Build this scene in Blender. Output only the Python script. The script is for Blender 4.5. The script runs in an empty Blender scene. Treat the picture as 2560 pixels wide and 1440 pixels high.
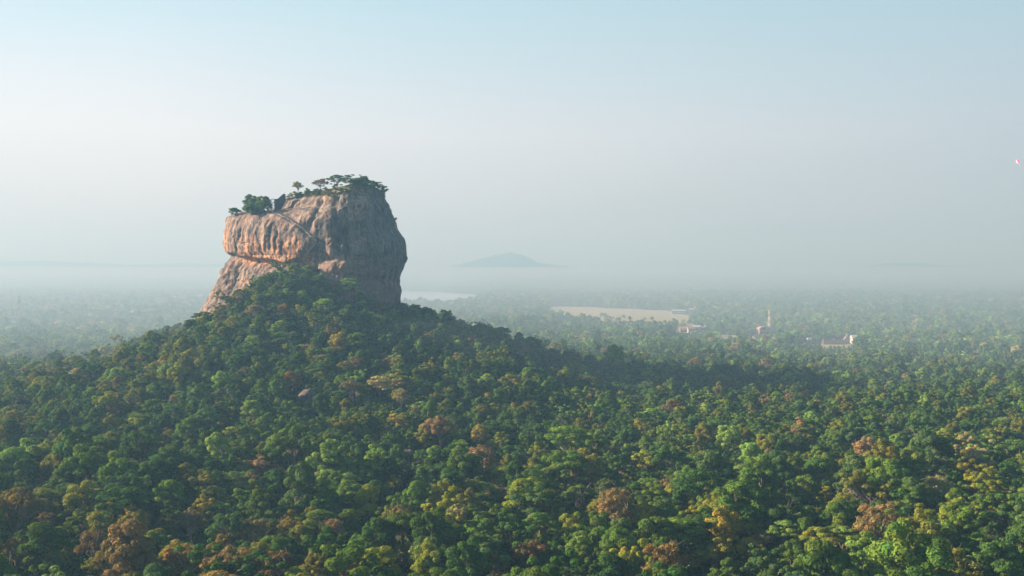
import bpy, math, random
import numpy as np
from mathutils import Vector, Matrix

R = math.radians
scene = bpy.context.scene
COL = scene.collection
rng = np.random.default_rng(11)
random.seed(11)

# ------------------------------------------------------------------ camera, sky, sun, exposure
CAM_Z, FPX, HORIZON = 100.0, 2700.0, 660.0          # metres, focal length and horizon row in photo pixels (2560 x 1440)
PITCH = math.atan((720 - HORIZON) / FPX)
cam_d = bpy.data.cameras.new('camera')
cam_d.sensor_width = 36.0
cam_d.lens = 36.0 * FPX / 2560
cam_d.clip_start = 1.0
cam_d.clip_end = 80000
cam = bpy.data.objects.new('camera', cam_d)
cam.location = (0, 0, CAM_Z)
cam.rotation_euler = (math.pi / 2 - PITCH, 0, 0)
COL.objects.link(cam)
scene.camera = cam

SKY_NISHITA, SKY_STRENGTH = 0.03, 0.315
SUN_EL, SUN_AZ = 22.5, -80.0        # degrees; azimuth measured from the view direction (+Y), negative to the left
world = bpy.data.worlds.new('World')
scene.world = world
world.use_nodes = True
wn, wl = world.node_tree.nodes, world.node_tree.links
bg = wn['Background']
sky = wn.new('ShaderNodeTexSky')
sky.sky_type = 'NISHITA'
sky.sun_disc = False
sky.sun_elevation = R(SUN_EL)
sky.sun_rotation = R(SUN_AZ)
sky.air_density = 1.0
sky.dust_density = 3.0
sky.ozone_density = 2.0
# a hazy morning sky: milky near the horizon and towards the sun, clearing to blue higher up
def wmath(op, a=None, b=None, c=None):
    q = wn.new('ShaderNodeMath'); q.operation = op
    for k, v in enumerate((a, b, c)):
        if v is None: continue
        if isinstance(v, (int, float)): q.inputs[k].default_value = v
        else: wl.new(v, q.inputs[k])
    return q.outputs[0]
wtc = wn.new('ShaderNodeTexCoord')
wsep = wn.new('ShaderNodeSeparateXYZ'); wl.new(wtc.outputs['Generated'], wsep.inputs[0])
wno = wn.new('ShaderNodeTexNoise'); wno.inputs['Scale'].default_value = 2.2; wno.inputs['Detail'].default_value = 4
wmp = wn.new('ShaderNodeMapping'); wmp.inputs['Scale'].default_value = (1, 1, 5); wl.new(wtc.outputs['Generated'], wmp.inputs[0]); wl.new(wmp.outputs[0], wno.inputs['Vector'])
wv = wmath('MULTIPLY_ADD', wno.outputs['Fac'], 0.10, -0.05)
wz = wmath('ADD', wsep.outputs[2], wmath('MULTIPLY', wv, 0.6))
def wramp(stops):
    q = wn.new('ShaderNodeValToRGB'); e = q.color_ramp.elements
    while len(e) < len(stops): e.new(0.5)
    for k, (p, c) in enumerate(stops): e[k].position = p; e[k].color = (*c, 1)
    wl.new(wz, q.inputs[0]); return q.outputs[0]
w_away = wramp([(0, (.42, .49, .56)), (.12, (.49, .58, .65)), (.24, (.385, .58, .66)), (.45, (.07, .20, .28)), (1, (.02, .098, .14))])
w_sun = wramp([(0, (.72, .72, .75)), (.12, (.90, .90, .925)), (.24, (.56, .77, .86)), (.45, (.10, .25, .34)), (1, (.024, .104, .145))])
wdot = wmath('ADD', wmath('MULTIPLY', wsep.outputs[0], math.sin(R(SUN_AZ))), wmath('MULTIPLY', wsep.outputs[1], math.cos(R(SUN_AZ))))
wfac = wmath('ADD', wmath('MULTIPLY_ADD', wdot, 1 / .84, .36 / .84), wmath('MULTIPLY', wv, 2.0))
wcl = wn.new('ShaderNodeClamp'); wl.new(wfac, wcl.inputs[0])
wmix = wn.new('ShaderNodeMixRGB'); wl.new(wcl.outputs[0], wmix.inputs[0]); wl.new(w_away, wmix.inputs[1]); wl.new(w_sun, wmix.inputs[2])
wadd = wn.new('ShaderNodeMixRGB'); wadd.blend_type = 'ADD'; wadd.inputs[0].default_value = SKY_NISHITA
wl.new(wmix.outputs[0], wadd.inputs[1]); wl.new(sky.outputs[0], wadd.inputs[2])
wl.new(wadd.outputs[0], bg.inputs[0])
bg.inputs[1].default_value = SKY_STRENGTH

sun_d = bpy.data.lights.new('sun', 'SUN')
sun_d.energy = 5.0
sun_d.angle = R(0.5)
sun_d.color = (1.0, 0.86, 0.70)
sun = bpy.data.objects.new('sun', sun_d)
sdir = Vector((math.sin(R(SUN_AZ)) * math.cos(R(SUN_EL)), math.cos(R(SUN_AZ)) * math.cos(R(SUN_EL)), math.sin(R(SUN_EL))))
sun.rotation_euler = sdir.to_track_quat('Z', 'Y').to_euler()
COL.objects.link(sun)

vs = scene.view_settings
vs.view_transform = 'Standard'
vs.look = 'None'
vs.exposure = 1.6
vs.gamma = 1.0
scene.cycles.use_denoising = True
scene.cycles.use_adaptive_sampling = False
scene.cycles.max_bounces = 6
scene.cycles.diffuse_bounces = 2
scene.cycles.volume_bounces = 1
scene.cycles.transparent_max_bounces = 4
scene.render.film_transparent = False

# ------------------------------------------------------------------ haze
HAZE_DENSITY = 0.00023
HAZE_COLOR = (0.228, 0.422, 0.635, 1)
HAZE_ABSORB = (0.338, 0.12, 0.0, 1)
HAZE_G = 0.16
MIST_DENSITY = 0.00062

# ------------------------------------------------------------------ helpers
def smooth(a, b, x):
    t = np.clip((x - a) / (b - a), 0, 1)
    return t * t * (3 - 2 * t)

def _h(i, j, k, s):
    n = (i.astype(np.int64) * 374761393 + j.astype(np.int64) * 668265263 + k.astype(np.int64) * 2147483647 + s * 1274126177) & 0xFFFFFFFF
    n = ((n ^ (n >> 13)) * 1274126177) & 0xFFFFFFFF
    n = ((n ^ (n >> 16)) * 2246822519) & 0xFFFFFFFF
    return ((n ^ (n >> 15)) & 0xFFFF) / 65535.0

def noise(x, y, z=None, s=0):
    x = np.asarray(x, float); y = np.asarray(y, float)
    z = np.zeros_like(x) if z is None else np.asarray(z, float)
    x, y, z = np.broadcast_arrays(x, y, z)
    i, j, k = np.floor(x), np.floor(y), np.floor(z)
    fx, fy, fz = x - i, y - j, z - k
    fx, fy, fz = [f * f * f * (f * (f * 6 - 15) + 10) for f in (fx, fy, fz)]
    r = 0
    for a in (0, 1):
        for b in (0, 1):
            for c in (0, 1):
                w = (fx if a else 1 - fx) * (fy if b else 1 - fy) * (fz if c else 1 - fz)
                r = r + w * _h(i + a, j + b, k + c, s)
    return r * 2 - 1                      # -1 .. 1

def fbm(x, y, z=None, s=0, o=4):
    r, a, f = 0, 0.5, 1.0
    for q in range(o):
        r = r + a * noise(np.asarray(x) * f, np.asarray(y) * f, None if z is None else np.asarray(z) * f, s + q * 17)
        a *= 0.5; f *= 2.03
    return r

CP, SP = math.cos(PITCH), math.sin(PITCH)
def project(x, y, z):
    zz = np.asarray(z) - CAM_Z
    dep = y * CP - zz * SP
    up = y * SP + zz * CP
    return 1280 + FPX * np.asarray(x) / dep, 720 - FPX * up / dep, dep
def ray(px, py):
    a, b = (px - 1280) / FPX, (720 - py) / FPX
    d = np.array([a, CP + b * SP, -SP + b * CP])
    return d / d[1]                       # per metre of +Y
def at_y(px, py, y):
    d = ray(px, py); return Vector((d[0] * y, y, CAM_Z + d[2] * y))

def tag(o, label=None, cat=None, group=None, kind=None):
    if label: o['label'] = label
    if cat: o['category'] = cat
    if group: o['group'] = group
    if kind: o['kind'] = kind
    return o

def mesh_np(name, v, f, mats=(), smooth_faces=False, attrs=None, matidx=None):
    """mesh from an (n,3) array and an (m,3|4) int array (or list of such arrays)"""
    me = bpy.data.meshes.new(name)
    fl = f if isinstance(f, list) else [f]
    fl = [np.asarray(q, np.int32) for q in fl if len(q)]
    v = np.asarray(v, np.float32)
    nl = sum(q.size for q in fl); npoly = sum(len(q) for q in fl)
    me.vertices.add(len(v)); me.vertices.foreach_set('co', v.ravel())
    me.loops.add(nl); me.loops.foreach_set('vertex_index', np.concatenate([q.ravel() for q in fl]))
    tot = np.concatenate([np.full(len(q), q.shape[1], np.int32) for q in fl])
    me.polygons.add(npoly)
    me.polygons.foreach_set('loop_start', np.concatenate([[0], np.cumsum(tot)[:-1]]).astype(np.int32))
    me.polygons.foreach_set('loop_total', tot)
    if smooth_faces: me.polygons.foreach_set('use_smooth', np.ones(npoly, bool))
    for m in mats: me.materials.append(m)
    if matidx is not None: me.polygons.foreach_set('material_index', np.asarray(matidx, np.int32))
    for k, a in (attrs or {}).items():
        a = np.asarray(a, np.float32)
        if a.ndim == 1:
            me.attributes.new(k, 'FLOAT', 'POINT').data.foreach_set('value', a)
        else:
            c = np.ones((len(a), 4), np.float32); c[:, :3] = a
            me.attributes.new(k, 'FLOAT_COLOR', 'POINT').data.foreach_set('color', c.ravel())
    me.update(calc_edges=True)
    return me

def link(name, me, parent=None, loc=None):
    o = bpy.data.objects.new(name, me)
    COL.objects.link(o)
    if parent: o.parent = parent
    if loc is not None: o.location = loc
    return o
def empty(name, loc=(0, 0, 0), rz=0.0):
    o = bpy.data.objects.new(name, None); COL.objects.link(o)
    o.location = loc; o.rotation_euler = (0, 0, rz); o.empty_display_size = 1
    return o

class MB:
    """collects boxes, tubes and prisms for one mesh"""
    def __init__(s): s.v = []; s.f = []
    def add(s, v, f):
        b = len(s.v); s.v += [tuple(p) for p in v]; s.f += [tuple(b + i for i in q) for q in f]
    def box(s, c, d, rz=0):
        x, y, z = d[0] / 2, d[1] / 2, d[2] / 2
        cr, sr = math.cos(rz), math.sin(rz)
        v = []
        for sz in (-z, z):
            for sx, sy in ((-x, -y), (x, -y), (x, y), (-x, y)):
                v.append((c[0] + sx * cr - sy * sr, c[1] + sx * sr + sy * cr, c[2] + sz))
        s.add(v, [(3, 2, 1, 0), (4, 5, 6, 7), (0, 1, 5, 4), (1, 2, 6, 5), (2, 3, 7, 6), (3, 0, 4, 7)])
    def tube(s, pts, rad, n=6, cap=True):
        pts = [Vector(p) for p in pts]
        rad = rad if hasattr(rad, '__len__') else [rad] * len(pts)
        b = len(s.v); ax = None
        for i, p in enumerate(pts):
            t = (pts[min(i + 1, len(pts) - 1)] - pts[max(i - 1, 0)]).normalized()
            if ax is None: ax = t.orthogonal().normalized()
            ax = (ax - t * ax.dot(t)).normalized(); bi = t.cross(ax)
            for k in range(n):
                a = 2 * math.pi * k / n
                s.v.append(tuple(p + (ax * math.cos(a) + bi * math.sin(a)) * rad[i]))
        for i in range(len(pts) - 1):
            for k in range(n):
                s.f.append((b + i * n + k, b + i * n + (k + 1) % n, b + (i + 1) * n + (k + 1) % n, b + (i + 1) * n + k))
        if cap:
            s.f.append(tuple(b + k for k in reversed(range(n))))
            e = b + (len(pts) - 1) * n
            s.f.append(tuple(e + k for k in range(n)))
    def mesh(s, name, mat, sm=False):
        me = bpy.data.meshes.new(name); me.from_pydata(s.v, [], s.f)
        if mat: me.materials.append(mat)
        if sm:
            for p in me.polygons: p.use_smooth = True
        me.update(); return me
    def build(s, name, mat, parent=None, sm=False):
        return link(name, s.mesh(name, mat, sm), parent)

# ------------------------------------------------------------------ materials
def new_mat(name):
    m = bpy.data.materials.new(name); m.use_nodes = True
    nt = m.node_tree; b = nt.nodes['Principled BSDF']
    return m, nt.nodes, nt.links, b
def N(nodes, t, **k):
    n = nodes.new(t)
    for a, v in k.items(): setattr(n, a, v)
    return n
def plain(name, col, rough=0.8, var=0.15, scale=3.0):
    m, n, l, b = new_mat(name)
    tx = N(n, 'ShaderNodeTexNoise'); tx.inputs['Scale'].default_value = scale; tx.inputs['Detail'].default_value = 5
    co = N(n, 'ShaderNodeTexCoord'); l.new(co.outputs['Object'], tx.inputs['Vector'])
    mx = N(n, 'ShaderNodeMixRGB')
    mx.inputs[1].default_value = (*[c * (1 - var) for c in col], 1); mx.inputs[2].default_value = (*[min(1, c * (1 + var)) for c in col], 1)
    l.new(tx.outputs['Fac'], mx.inputs[0]); l.new(mx.outputs[0], b.inputs['Base Color'])
    b.inputs['Roughness'].default_value = rough
    b.inputs['Specular IOR Level'].default_value = 0.2
    return m

def foliage_mat():
    m, n, l, b = new_mat('foliage')
    n.remove(b); out = n['Material Output']
    ti = N(n, 'ShaderNodeAttribute', attribute_type='INSTANCER', attribute_name='tint')
    va = N(n, 'ShaderNodeAttribute', attribute_type='GEOMETRY', attribute_name='leafvar')
    mu = N(n, 'ShaderNodeMixRGB', blend_type='MULTIPLY'); mu.inputs[0].default_value = 1
    l.new(ti.outputs['Color'], mu.inputs[1]); l.new(va.outputs['Color'], mu.inputs[2])
    di = N(n, 'ShaderNodeBsdfDiffuse'); tr = N(n, 'ShaderNodeBsdfTranslucent')
    wy = N(n, 'ShaderNodeMixRGB', blend_type='MULTIPLY'); wy.inputs[0].default_value = 1
    wy.inputs[2].default_value = (1.0, 1.0, 0.5, 1)
    l.new(mu.outputs[0], di.inputs['Color']); l.new(mu.outputs[0], wy.inputs[1]); l.new(wy.outputs[0], tr.inputs['Color'])
    ms = N(n, 'ShaderNodeMixShader'); ms.inputs[0].default_value = 0.34
    l.new(di.outputs[0], ms.inputs[1]); l.new(tr.outputs[0], ms.inputs[2]); l.new(ms.outputs[0], out.inputs['Surface'])
    return m
FOL = foliage_mat()
BARK = plain('bark', (0.20, 0.16, 0.125), 0.9, 0.35, 1.5)
PALEBARK = plain('pale_bark', (0.46, 0.37, 0.30), 0.9, 0.25, 1.5)

def vcol_mat(name, rough=0.9, bump=None):
    m, n, l, b = new_mat(name)
    a = N(n, 'ShaderNodeAttribute', attribute_name='col')
    l.new(a.outputs['Color'], b.inputs['Base Color'])
    b.inputs['Roughness'].default_value = rough; b.inputs['Specular IOR Level'].default_value = 0.15
    return m

# ------------------------------------------------------------------ terrain
ROCK_X, ROCK_Y = -150.0, 893.0
_pr = np.array([0, 40, 60, 75, 92, 115, 138, 165, 195, 230, 270, 320, 5000.])
_pz = np.array([80, 70, 63, 57, 51, 42, 33, 23.5, 14, 6.5, 2.2, 0, 0.])
def terrain(x, y):
    x = np.asarray(x, float); y = np.asarray(y, float)
    dx = x - ROCK_X; dy = y - ROCK_Y
    r = np.hypot(dx * (1 + 0.16 * smooth(20, 120, dx)), dy * np.where(dy < 0, 0.575, 0.75))
    r = r * (1 + 0.10 * noise(x / 140, y / 140, s=3))
    h = np.interp(r, _pr, _pz)
    h = h - 10 * smooth(5, 60, dx) * smooth(150, 80, np.hypot(dx, dy)) + 17 * np.exp(-((x + 176) ** 2 / (2 * 30 ** 2) + (y - 812) ** 2 / (2 * 42 ** 2)))
    h = h - 9 * np.exp(-((x + 234) ** 2 + (y - 850) ** 2) / (2 * 32 ** 2))
    h = h + 5 * np.clip(h / 25, 0, 1) * fbm(x / 60, y / 60, s=5)
    far = smooth(250, 700, y)
    h = h + 2.2 * noise(x / 260, y / 260, s=8) * (1 - smooth(1300, 1800, y)) + 2.0 * noise(x / 90, y / 90, s=9) * (1 - smooth(600, 1000, y))
    return h
def ground_hit(px, py, lift=0.0):
    d = ray(px, py); y = np.geomspace(150, 20000, 6000)
    z = CAM_Z + d[2] * y; g = terrain(d[0] * y, y) + lift
    i = np.argmax(z <= g)
    if z[i] > g[i]: i = len(y) - 1
    return Vector((d[0] * y[i], y[i], float(terrain(d[0] * y[i], y[i]))))

ys = np.concatenate([np.linspace(-600, 140, 30), np.geomspace(150, 30000, 560)])
us = np.linspace(-1, 1, 420)
YY, UU = np.meshgrid(ys, us, indexing='ij')
XX = UU * (1.15 * np.maximum(YY, 300) + 120)
ZZ = terrain(XX, YY)
gv = np.stack([XX, YY, ZZ], -1).reshape(-1, 3)
nr, nc = XX.shape
ii = (np.arange(nr - 1)[:, None] * nc + np.arange(nc - 1)[None]).ravel()
gf = np.stack([ii, ii + 1, ii + 1 + nc, ii + nc], -1)
m, n, l, b = new_mat('forest_floor')
tx = N(n, 'ShaderNodeTexNoise'); tx.inputs['Scale'].default_value = 0.02; tx.inputs['Detail'].default_value = 8; tx.inputs['Roughness'].default_value = 0.65
geo = N(n, 'ShaderNodeNewGeometry'); l.new(geo.outputs['Position'], tx.inputs['Vector'])
cr = N(n, 'ShaderNodeValToRGB')
cr.color_ramp.elements[0].position = 0.35; cr.color_ramp.elements[0].color = (0.020, 0.035, 0.016, 1)
cr.color_ramp.elements[1].position = 0.70; cr.color_ramp.elements[1].color = (0.070, 0.070, 0.034, 1)
l.new(tx.outputs['Fac'], cr.inputs[0]); l.new(cr.outputs[0], b.inputs['Base Color']); b.inputs['Roughness'].default_value = 1; b.inputs['Specular IOR Level'].default_value = 0
ground = link('ground', mesh_np('ground', gv, gf, [m], True)); tag(ground, kind='structure')

# ------------------------------------------------------------------ the great rock
RS = ROCK_Y / FPX
SIL = np.array([  # photo row, left edge, right edge (photo columns at the rock's middle plane)
 (459, 893, 912), (463, 880, 925), (468, 850, 938), (474, 815, 946), (482, 775, 953), (489, 742, 956), (497, 720, 959), (506, 706, 963), (516, 699, 968), (524, 692, 972),
 (528, 672, 974), (531, 640, 976), (535, 606, 978), (539, 588, 980), (545, 575, 983), (556, 569, 988), (567, 565, 991), (580, 563, 996), (594, 562, 1008), (606, 562, 1014),
 (619, 563, 1016), (630, 569, 1017), (638, 579, 1017), (645, 578, 1016), (661, 569, 1011), (678, 556, 1004), (690, 550, 1000), (703, 545, 999), (722, 533, 1000),
 (738, 524, 1000), (753, 516, 997), (764, 508, 990), (778, 500, 986), (800, 490, 985), (840, 478, 985), (880, 470, 985)], float)
NROW, NFR, NBK = 380, 460, 110
def rock_frame(py):
    Lp, Rp = np.interp(py, SIL[:, 0], SIL[:, 1]), np.interp(py, SIL[:, 0], SIL[:, 2])
    B = np.interp(py, [459, 470, 500, 560, 635, 648, 700, 880], [18, 42, 66, 84, 91, 91, 94, 98])
    return (Lp - 1280) * RS, (Rp - 1280) * RS, B
def gfront(u):
    k = 0.50
    a = np.clip((u + 1) / (1 + k), 0, 1); c = np.clip((1 - u) / (1 - k), 0, 1)
    ga = 1 - (1 - a) ** 1.35; ga = 0.25 * np.sqrt(np.clip(1 - (1 - a) ** 2, 0, 1)) + 0.75 * a
    gc = 0.55 * np.sqrt(np.clip(1 - (1 - c) ** 2, 0, 1)) + 0.45 * c
    return np.where(u < k, ga, gc) - 0.05 * np.exp(-((u - k) / 0.10) ** 2)
arc = np.concatenate([[0], np.cumsum(np.hypot(np.diff(SIL[:, 0]), 0.5 * np.diff(SIL[:, 1])))])
rowpy = np.interp(np.linspace(0, arc[-1], NROW), arc, SIL[:, 0])
uf = -np.cos(np.linspace(0, math.pi, NFR)); uf = 0.55 * uf + 0.45 * np.linspace(-1, 1, NFR)
ub = np.cos(np.linspace(0, math.pi, NBK + 2))[1:-1]
uu = np.concatenate([uf, ub]); isf = np.concatenate([np.ones(NFR, bool), np.zeros(NBK, bool)])
Lx, Rx, BB = rock_frame(rowpy)
PX0 = ((Lx + Rx) / 2)[:, None] + ((Rx - Lx) / 2)[:, None] * uu[None]
yb = np.where(isf[None], -BB[:, None] * gfront(uu)[None], 0.85 * BB[:, None] * np.sqrt(np.clip(1 - uu ** 2, 0, 1))[None])
RXg, RYg = PX0, ROCK_Y + yb
RZg = np.repeat((CAM_Z - (rowpy - HORIZON) * RS)[:, None], len(uu), 1)

def gridnormals(x, y, z):
    dj = lambda a: np.roll(a, -1, 1) - np.roll(a, 1, 1)
    di = lambda a: np.gradient(a, axis=0)
    a = np.stack([dj(x), dj(y), dj(z)], -1); c = np.stack([di(x), di(y), di(z)], -1)
    nn = np.cross(a, c); nn /= np.linalg.norm(nn, axis=-1, keepdims=True) + 1e-9
    ce = np.stack([x - x.mean(), y - y.mean(), 0 * z], -1)
    if (nn * ce).sum() < 0: nn = -nn
    return nn
NN = gridnormals(RXg, RYg, RZg)
NN[..., 2] *= 0.5
qx, qy, _ = project(RXg, RYg, RZg)          # the rock-face coordinates the relief is drawn in
qs = FPX / 830.0                            # photo pixels per metre on the face
front = isf[None] & np.ones_like(qx, bool)
# crevice line: top of the left bulge (stair ramp) then back down under the overhang
ramp = np.interp(qx, [560, 600, 640, 685, 715, 745, 770, 795, 815, 2000], [520, 522, 524, 530, 543, 560, 578, 598, 640, 640])
under = np.interp(qx, [540, 575, 610, 650, 690, 730, 760, 790, 800, 820, 880, 930, 980, 1010, 1100], [628, 634, 643, 648, 654, 662, 652, 630, 628, 640, 645, 636, 634, 640, 640])
wob = 5 * noise(qx / 22, qy / 22, s=21)
inb = smooth(-3, 6, qy - ramp + wob * .4) * smooth(-4, 7, under - qy + wob) * smooth(812, 770, qx + (qy - 600) * .3)
dome = np.clip((qy - ramp) / (under - ramp + 1e-6), 0, 1)
D = inb * (4.0 + 4.5 * np.sin(np.clip(dome, 0, 1) * math.pi * 0.75)) * smooth(556, 610, qx)
upper = smooth(-3, 8, under - qy + wob)
D += 1.7 * upper * smooth(770, 830, qx) * smooth(560, 640, qy) * (.7 + .5 * noise(qx / 30, qy / 60, s=22))                       # main body leans out over its base
D += -2.2 * np.exp(-((qy - under - 7) / 6) ** 2) * smooth(570, 600, qx) * (1 - .6 * smooth(800, 880, qx))
D += 1.2 * np.exp(-((qy - 672 - .1 * (qx - 850)) / 14) ** 2) * smooth(790, 850, qx)   # a lower shelf
D += -2.0 * np.exp(-((qy - 690 - .1 * (qx - 850)) / 8) ** 2) * smooth(790, 850, qx)
def gully(x0, y0, x1, y1, w, d):
    t = np.clip((qy - y0) / (y1 - y0), 0, 1); c = x0 + (x1 - x0) * t
    return -d * np.exp(-((qx - c + 3 * noise(qy / 14, qx * 0, s=int(x0))) / w) ** 2) * smooth(y0 - 8, y0 + 14, qy) * smooth(y1 + 12, y1 - 12, qy)
for g_ in ((806, 500, 768, 575, 5, 3.2), (840, 478, 842, 630, 8, 3.6), (868, 560, 866, 640, 10, 4.5), (845, 590, 842, 640, 9, 3.5), (694, 565, 690, 625, 5, 3.2), (710, 580, 711, 625, 3.5, 2.2),
           (598, 650, 575, 720, 4, 3), (575, 690, 570, 770, 5, 2.2), (728, 600, 727, 640, 2.5, 1.5), (905, 500, 890, 600, 5, 1.5), (940, 540, 950, 640, 6, 2.2), (962, 500, 985, 640, 6, 2.0), (787, 660, 790, 720, 6, 3), (617, 560, 612, 625, 4, 1.2), (960, 560, 962, 700, 8, 2.4)):
    D += gully(*g_)
D += 1.6 * np.exp(-((qx - 775) / 26) ** 2 - ((qy - 535) / 22) ** 2) + 2.0 * np.exp(-((qx - 905) / 16) ** 2 - ((qy - 500) / 35) ** 2)
D += -1.8 * smooth(522, 530, qy) * np.exp(-((qy - 527) / 4) ** 2) * np.exp(-((qx - 785) / 16) ** 2)
D = np.where(front, D, 0)
ang = np.arctan2(RYg - ROCK_Y, RXg - ROCK_X) * 70
rd = lambda q: 1 - 2 * np.abs(q)
lowband = smooth(638, 655, qy) * np.where(front, 1, 0)
D += 3.0 * fbm(RXg / 24, RYg / 24, RZg / 30, s=31, o=4) + 1.1 * rd(fbm(RXg / 12, RYg / 12, RZg / 22, s=33, o=5)) - .5 - .7 * np.exp(-(fbm(RXg / 20 + RZg / 40, RYg / 20, RZg / 26, s=38, o=3) / .035) ** 2) + 0.45 * fbm(RXg / 3.4, RYg / 3.4, RZg / 30, s=35, o=3) + 1.5 * fbm(RXg / 4.5, RYg / 4.5, RZg / 4.5, s=36, o=5) + .8 * lowband * fbm(RXg / 14, RYg / 14, RZg / 2.2, s=37, o=3)
topf = smooth(459, 470, rowpy)[:, None]
D = D * (0.35 + 0.65 * topf)
RXg, RYg, RZg = RXg + D * NN[..., 0], RYg + D * NN[..., 1], RZg + D * NN[..., 2] * 0.6
NN2 = gridnormals(RXg, RYg, RZg)

# colour of the stone: warm brown with grey weathering and painted shade on the right face, orange under the overhang, black water streaks
st1 = fbm(RXg / 2.6 + .5 * noise(RXg / 6, RZg / 14, s=44), RYg / 2.6, RZg / 46, s=41, o=4)
st2 = fbm(RXg / 1.0, RYg / 1.0, RZg / 28, s=42, o=3)
bl = fbm(RXg / 14, RYg / 14, RZg / 18, s=43, o=4)
fine = fbm(RXg / 1.5, RYg / 1.5, RZg / 2.2, s=45, o=3)
def lerp(a, c, t): return a + (np.asarray(c) - a) * t[..., None]
C = np.empty(qx.shape + (3,)); C[:] = (0.29, 0.198, 0.150)
C = lerp(C, (0.40, 0.30, 0.235), smooth(-.1, .35, bl))
C = lerp(C, (0.20, 0.165, 0.145), smooth(.0, .35, -bl) * .7)
C = lerp(C, (0.36, 0.22, 0.15), smooth(.05, .4, fbm(RXg / 20, RYg / 20, RZg / 12, s=47)) * .6)
org = inb * smooth(568, 628, qy + 16 * st1) * smooth(590, 650, qx) + .6 * inb * smooth(600, 570, qx) * smooth(560, 590, qy)
org = np.maximum(org, smooth(600, 640, qy + 10 * st1) * smooth(668, 655, qy) * smooth(590, 620, qx) * smooth(800, 770, qx))
org = np.where(front, np.clip(org, 0, 1), 0)
C = lerp(C, (0.66, 0.31, 0.13), org * smooth(-.45, .2, st1))
C = lerp(C, (0.56, 0.42, 0.31), smooth(.18, .42, st1) * .55)
grey = np.where(front, smooth(850, 930, qx + 20 * bl) * .85, .5)  # right face greyed, its shade put into the stone colour
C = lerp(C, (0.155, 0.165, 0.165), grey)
pale = np.where(front, np.exp(-((qx - 893 - .1 * (500 - qy)) / 22) ** 2) * smooth(462, 480, qy) * smooth(570, 520, qy), 0)  # sunlit patch beside the arete, put into the stone colour
C = lerp(C, (0.52, 0.37, 0.27), np.clip(pale, 0, 1) * .8)
pk = np.where(front, np.exp(-((qx - 990) / 22) ** 2 - ((qy - 705) / 26) ** 2) + .6 * np.exp(-((qx - 905) / 18) ** 2 - ((qy - 598) / 16) ** 2), 0)
C = lerp(C, (0.46, 0.23, 0.19), np.clip(pk, 0, 1) * .8)
dk = smooth(.06, .26, -st1) * .85 + smooth(.08, .32, -st2) * .5
C = lerp(C, (0.075, 0.075, 0.078), np.clip(dk, 0, .9) * (1 - .45 * org))
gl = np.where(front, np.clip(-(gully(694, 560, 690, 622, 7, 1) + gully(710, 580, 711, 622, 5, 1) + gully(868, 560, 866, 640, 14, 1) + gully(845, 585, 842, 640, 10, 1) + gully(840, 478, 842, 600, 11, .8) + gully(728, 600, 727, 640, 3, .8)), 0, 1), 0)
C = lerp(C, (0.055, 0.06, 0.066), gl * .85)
C *= (1 + .55 * fine + .35 * fbm(RXg / 4, RYg / 4, RZg / 5, s=49, o=4))[..., None]
lime = smooth(.22, .4, fbm(RXg / 1.4, RYg / 1.4, RZg / 40, s=52, o=2)) * smooth(.0, .3, bl + .15)
C = lerp(C, (0.50, 0.43, 0.37), np.clip(lime, 0, 1) * .45)
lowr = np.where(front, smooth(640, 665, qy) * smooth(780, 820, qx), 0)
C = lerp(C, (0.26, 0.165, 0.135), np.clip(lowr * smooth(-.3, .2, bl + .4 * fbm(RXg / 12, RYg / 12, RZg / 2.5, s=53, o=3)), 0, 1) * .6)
gr = smooth(.55, .8, NN2[..., 2]) * smooth(535, 505, rowpy)[:, None] * smooth(-.5, .1, bl)
gr = np.maximum(gr, smooth(494, 484, rowpy)[:, None] * smooth(.25, .5, NN2[..., 2]) * smooth(.25, -.1, bl + .3 * fine))
C = lerp(C, (0.155, 0.135, 0.055), np.clip(gr, 0, 1) * .85)
C = np.clip(C * np.array([.70, .67, .645]), .015, .8)
nv = RXg.size; nw = len(uu)
rv = np.stack([RXg, RYg, RZg], -1).reshape(-1, 3)
i0 = (np.arange(NROW - 1)[:, None] * nw + np.arange(nw)[None]).ravel()
i1 = (np.arange(NROW - 1)[:, None] * nw + ((np.arange(nw) + 1) % nw)[None]).ravel()
rf = np.stack([i0, i0 + nw, i1 + nw, i1], -1)
capc = rv[:nw].mean(0) + np.array([0, 0, 0.6])
rv = np.vstack([rv, capc]); cap = np.stack([np.arange(nw), (np.arange(nw) + 1) % nw, np.full(nw, nv)], -1)
ROCKMAT = vcol_mat('weathered_rock')
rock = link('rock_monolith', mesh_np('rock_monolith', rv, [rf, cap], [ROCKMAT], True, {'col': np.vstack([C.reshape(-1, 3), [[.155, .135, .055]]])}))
tag(rock, 'huge flat-topped brown and orange rock tower rising from the wooded hill', 'rock')
def rock_surface(px, py):
    """the point of the rock's front nearest to a place on its face"""
    fx, fy, _ = project(RXg[:, :NFR], RYg[:, :NFR], RZg[:, :NFR])
    i = np.argmin((fx - px) ** 2 + (fy - py) ** 2); i = np.unravel_index(i, fx.shape)
    return Vector((RXg[i], RYg[i], RZg[i])), Vector(NN2[i])
def in_rock(x, y):
    z = terrain(x, y); py = HORIZON + (CAM_Z - z) / RS
    L_, R_, B_ = rock_frame(py)
    u = (x - (L_ + R_) / 2) / ((R_ - L_) / 2)
    uc = np.clip(u, -1, 1)
    return (np.abs(u) < 1.0) & (y > ROCK_Y - B_ * gfront(uc) - 1) & (y < ROCK_Y + .85 * B_)

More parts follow.
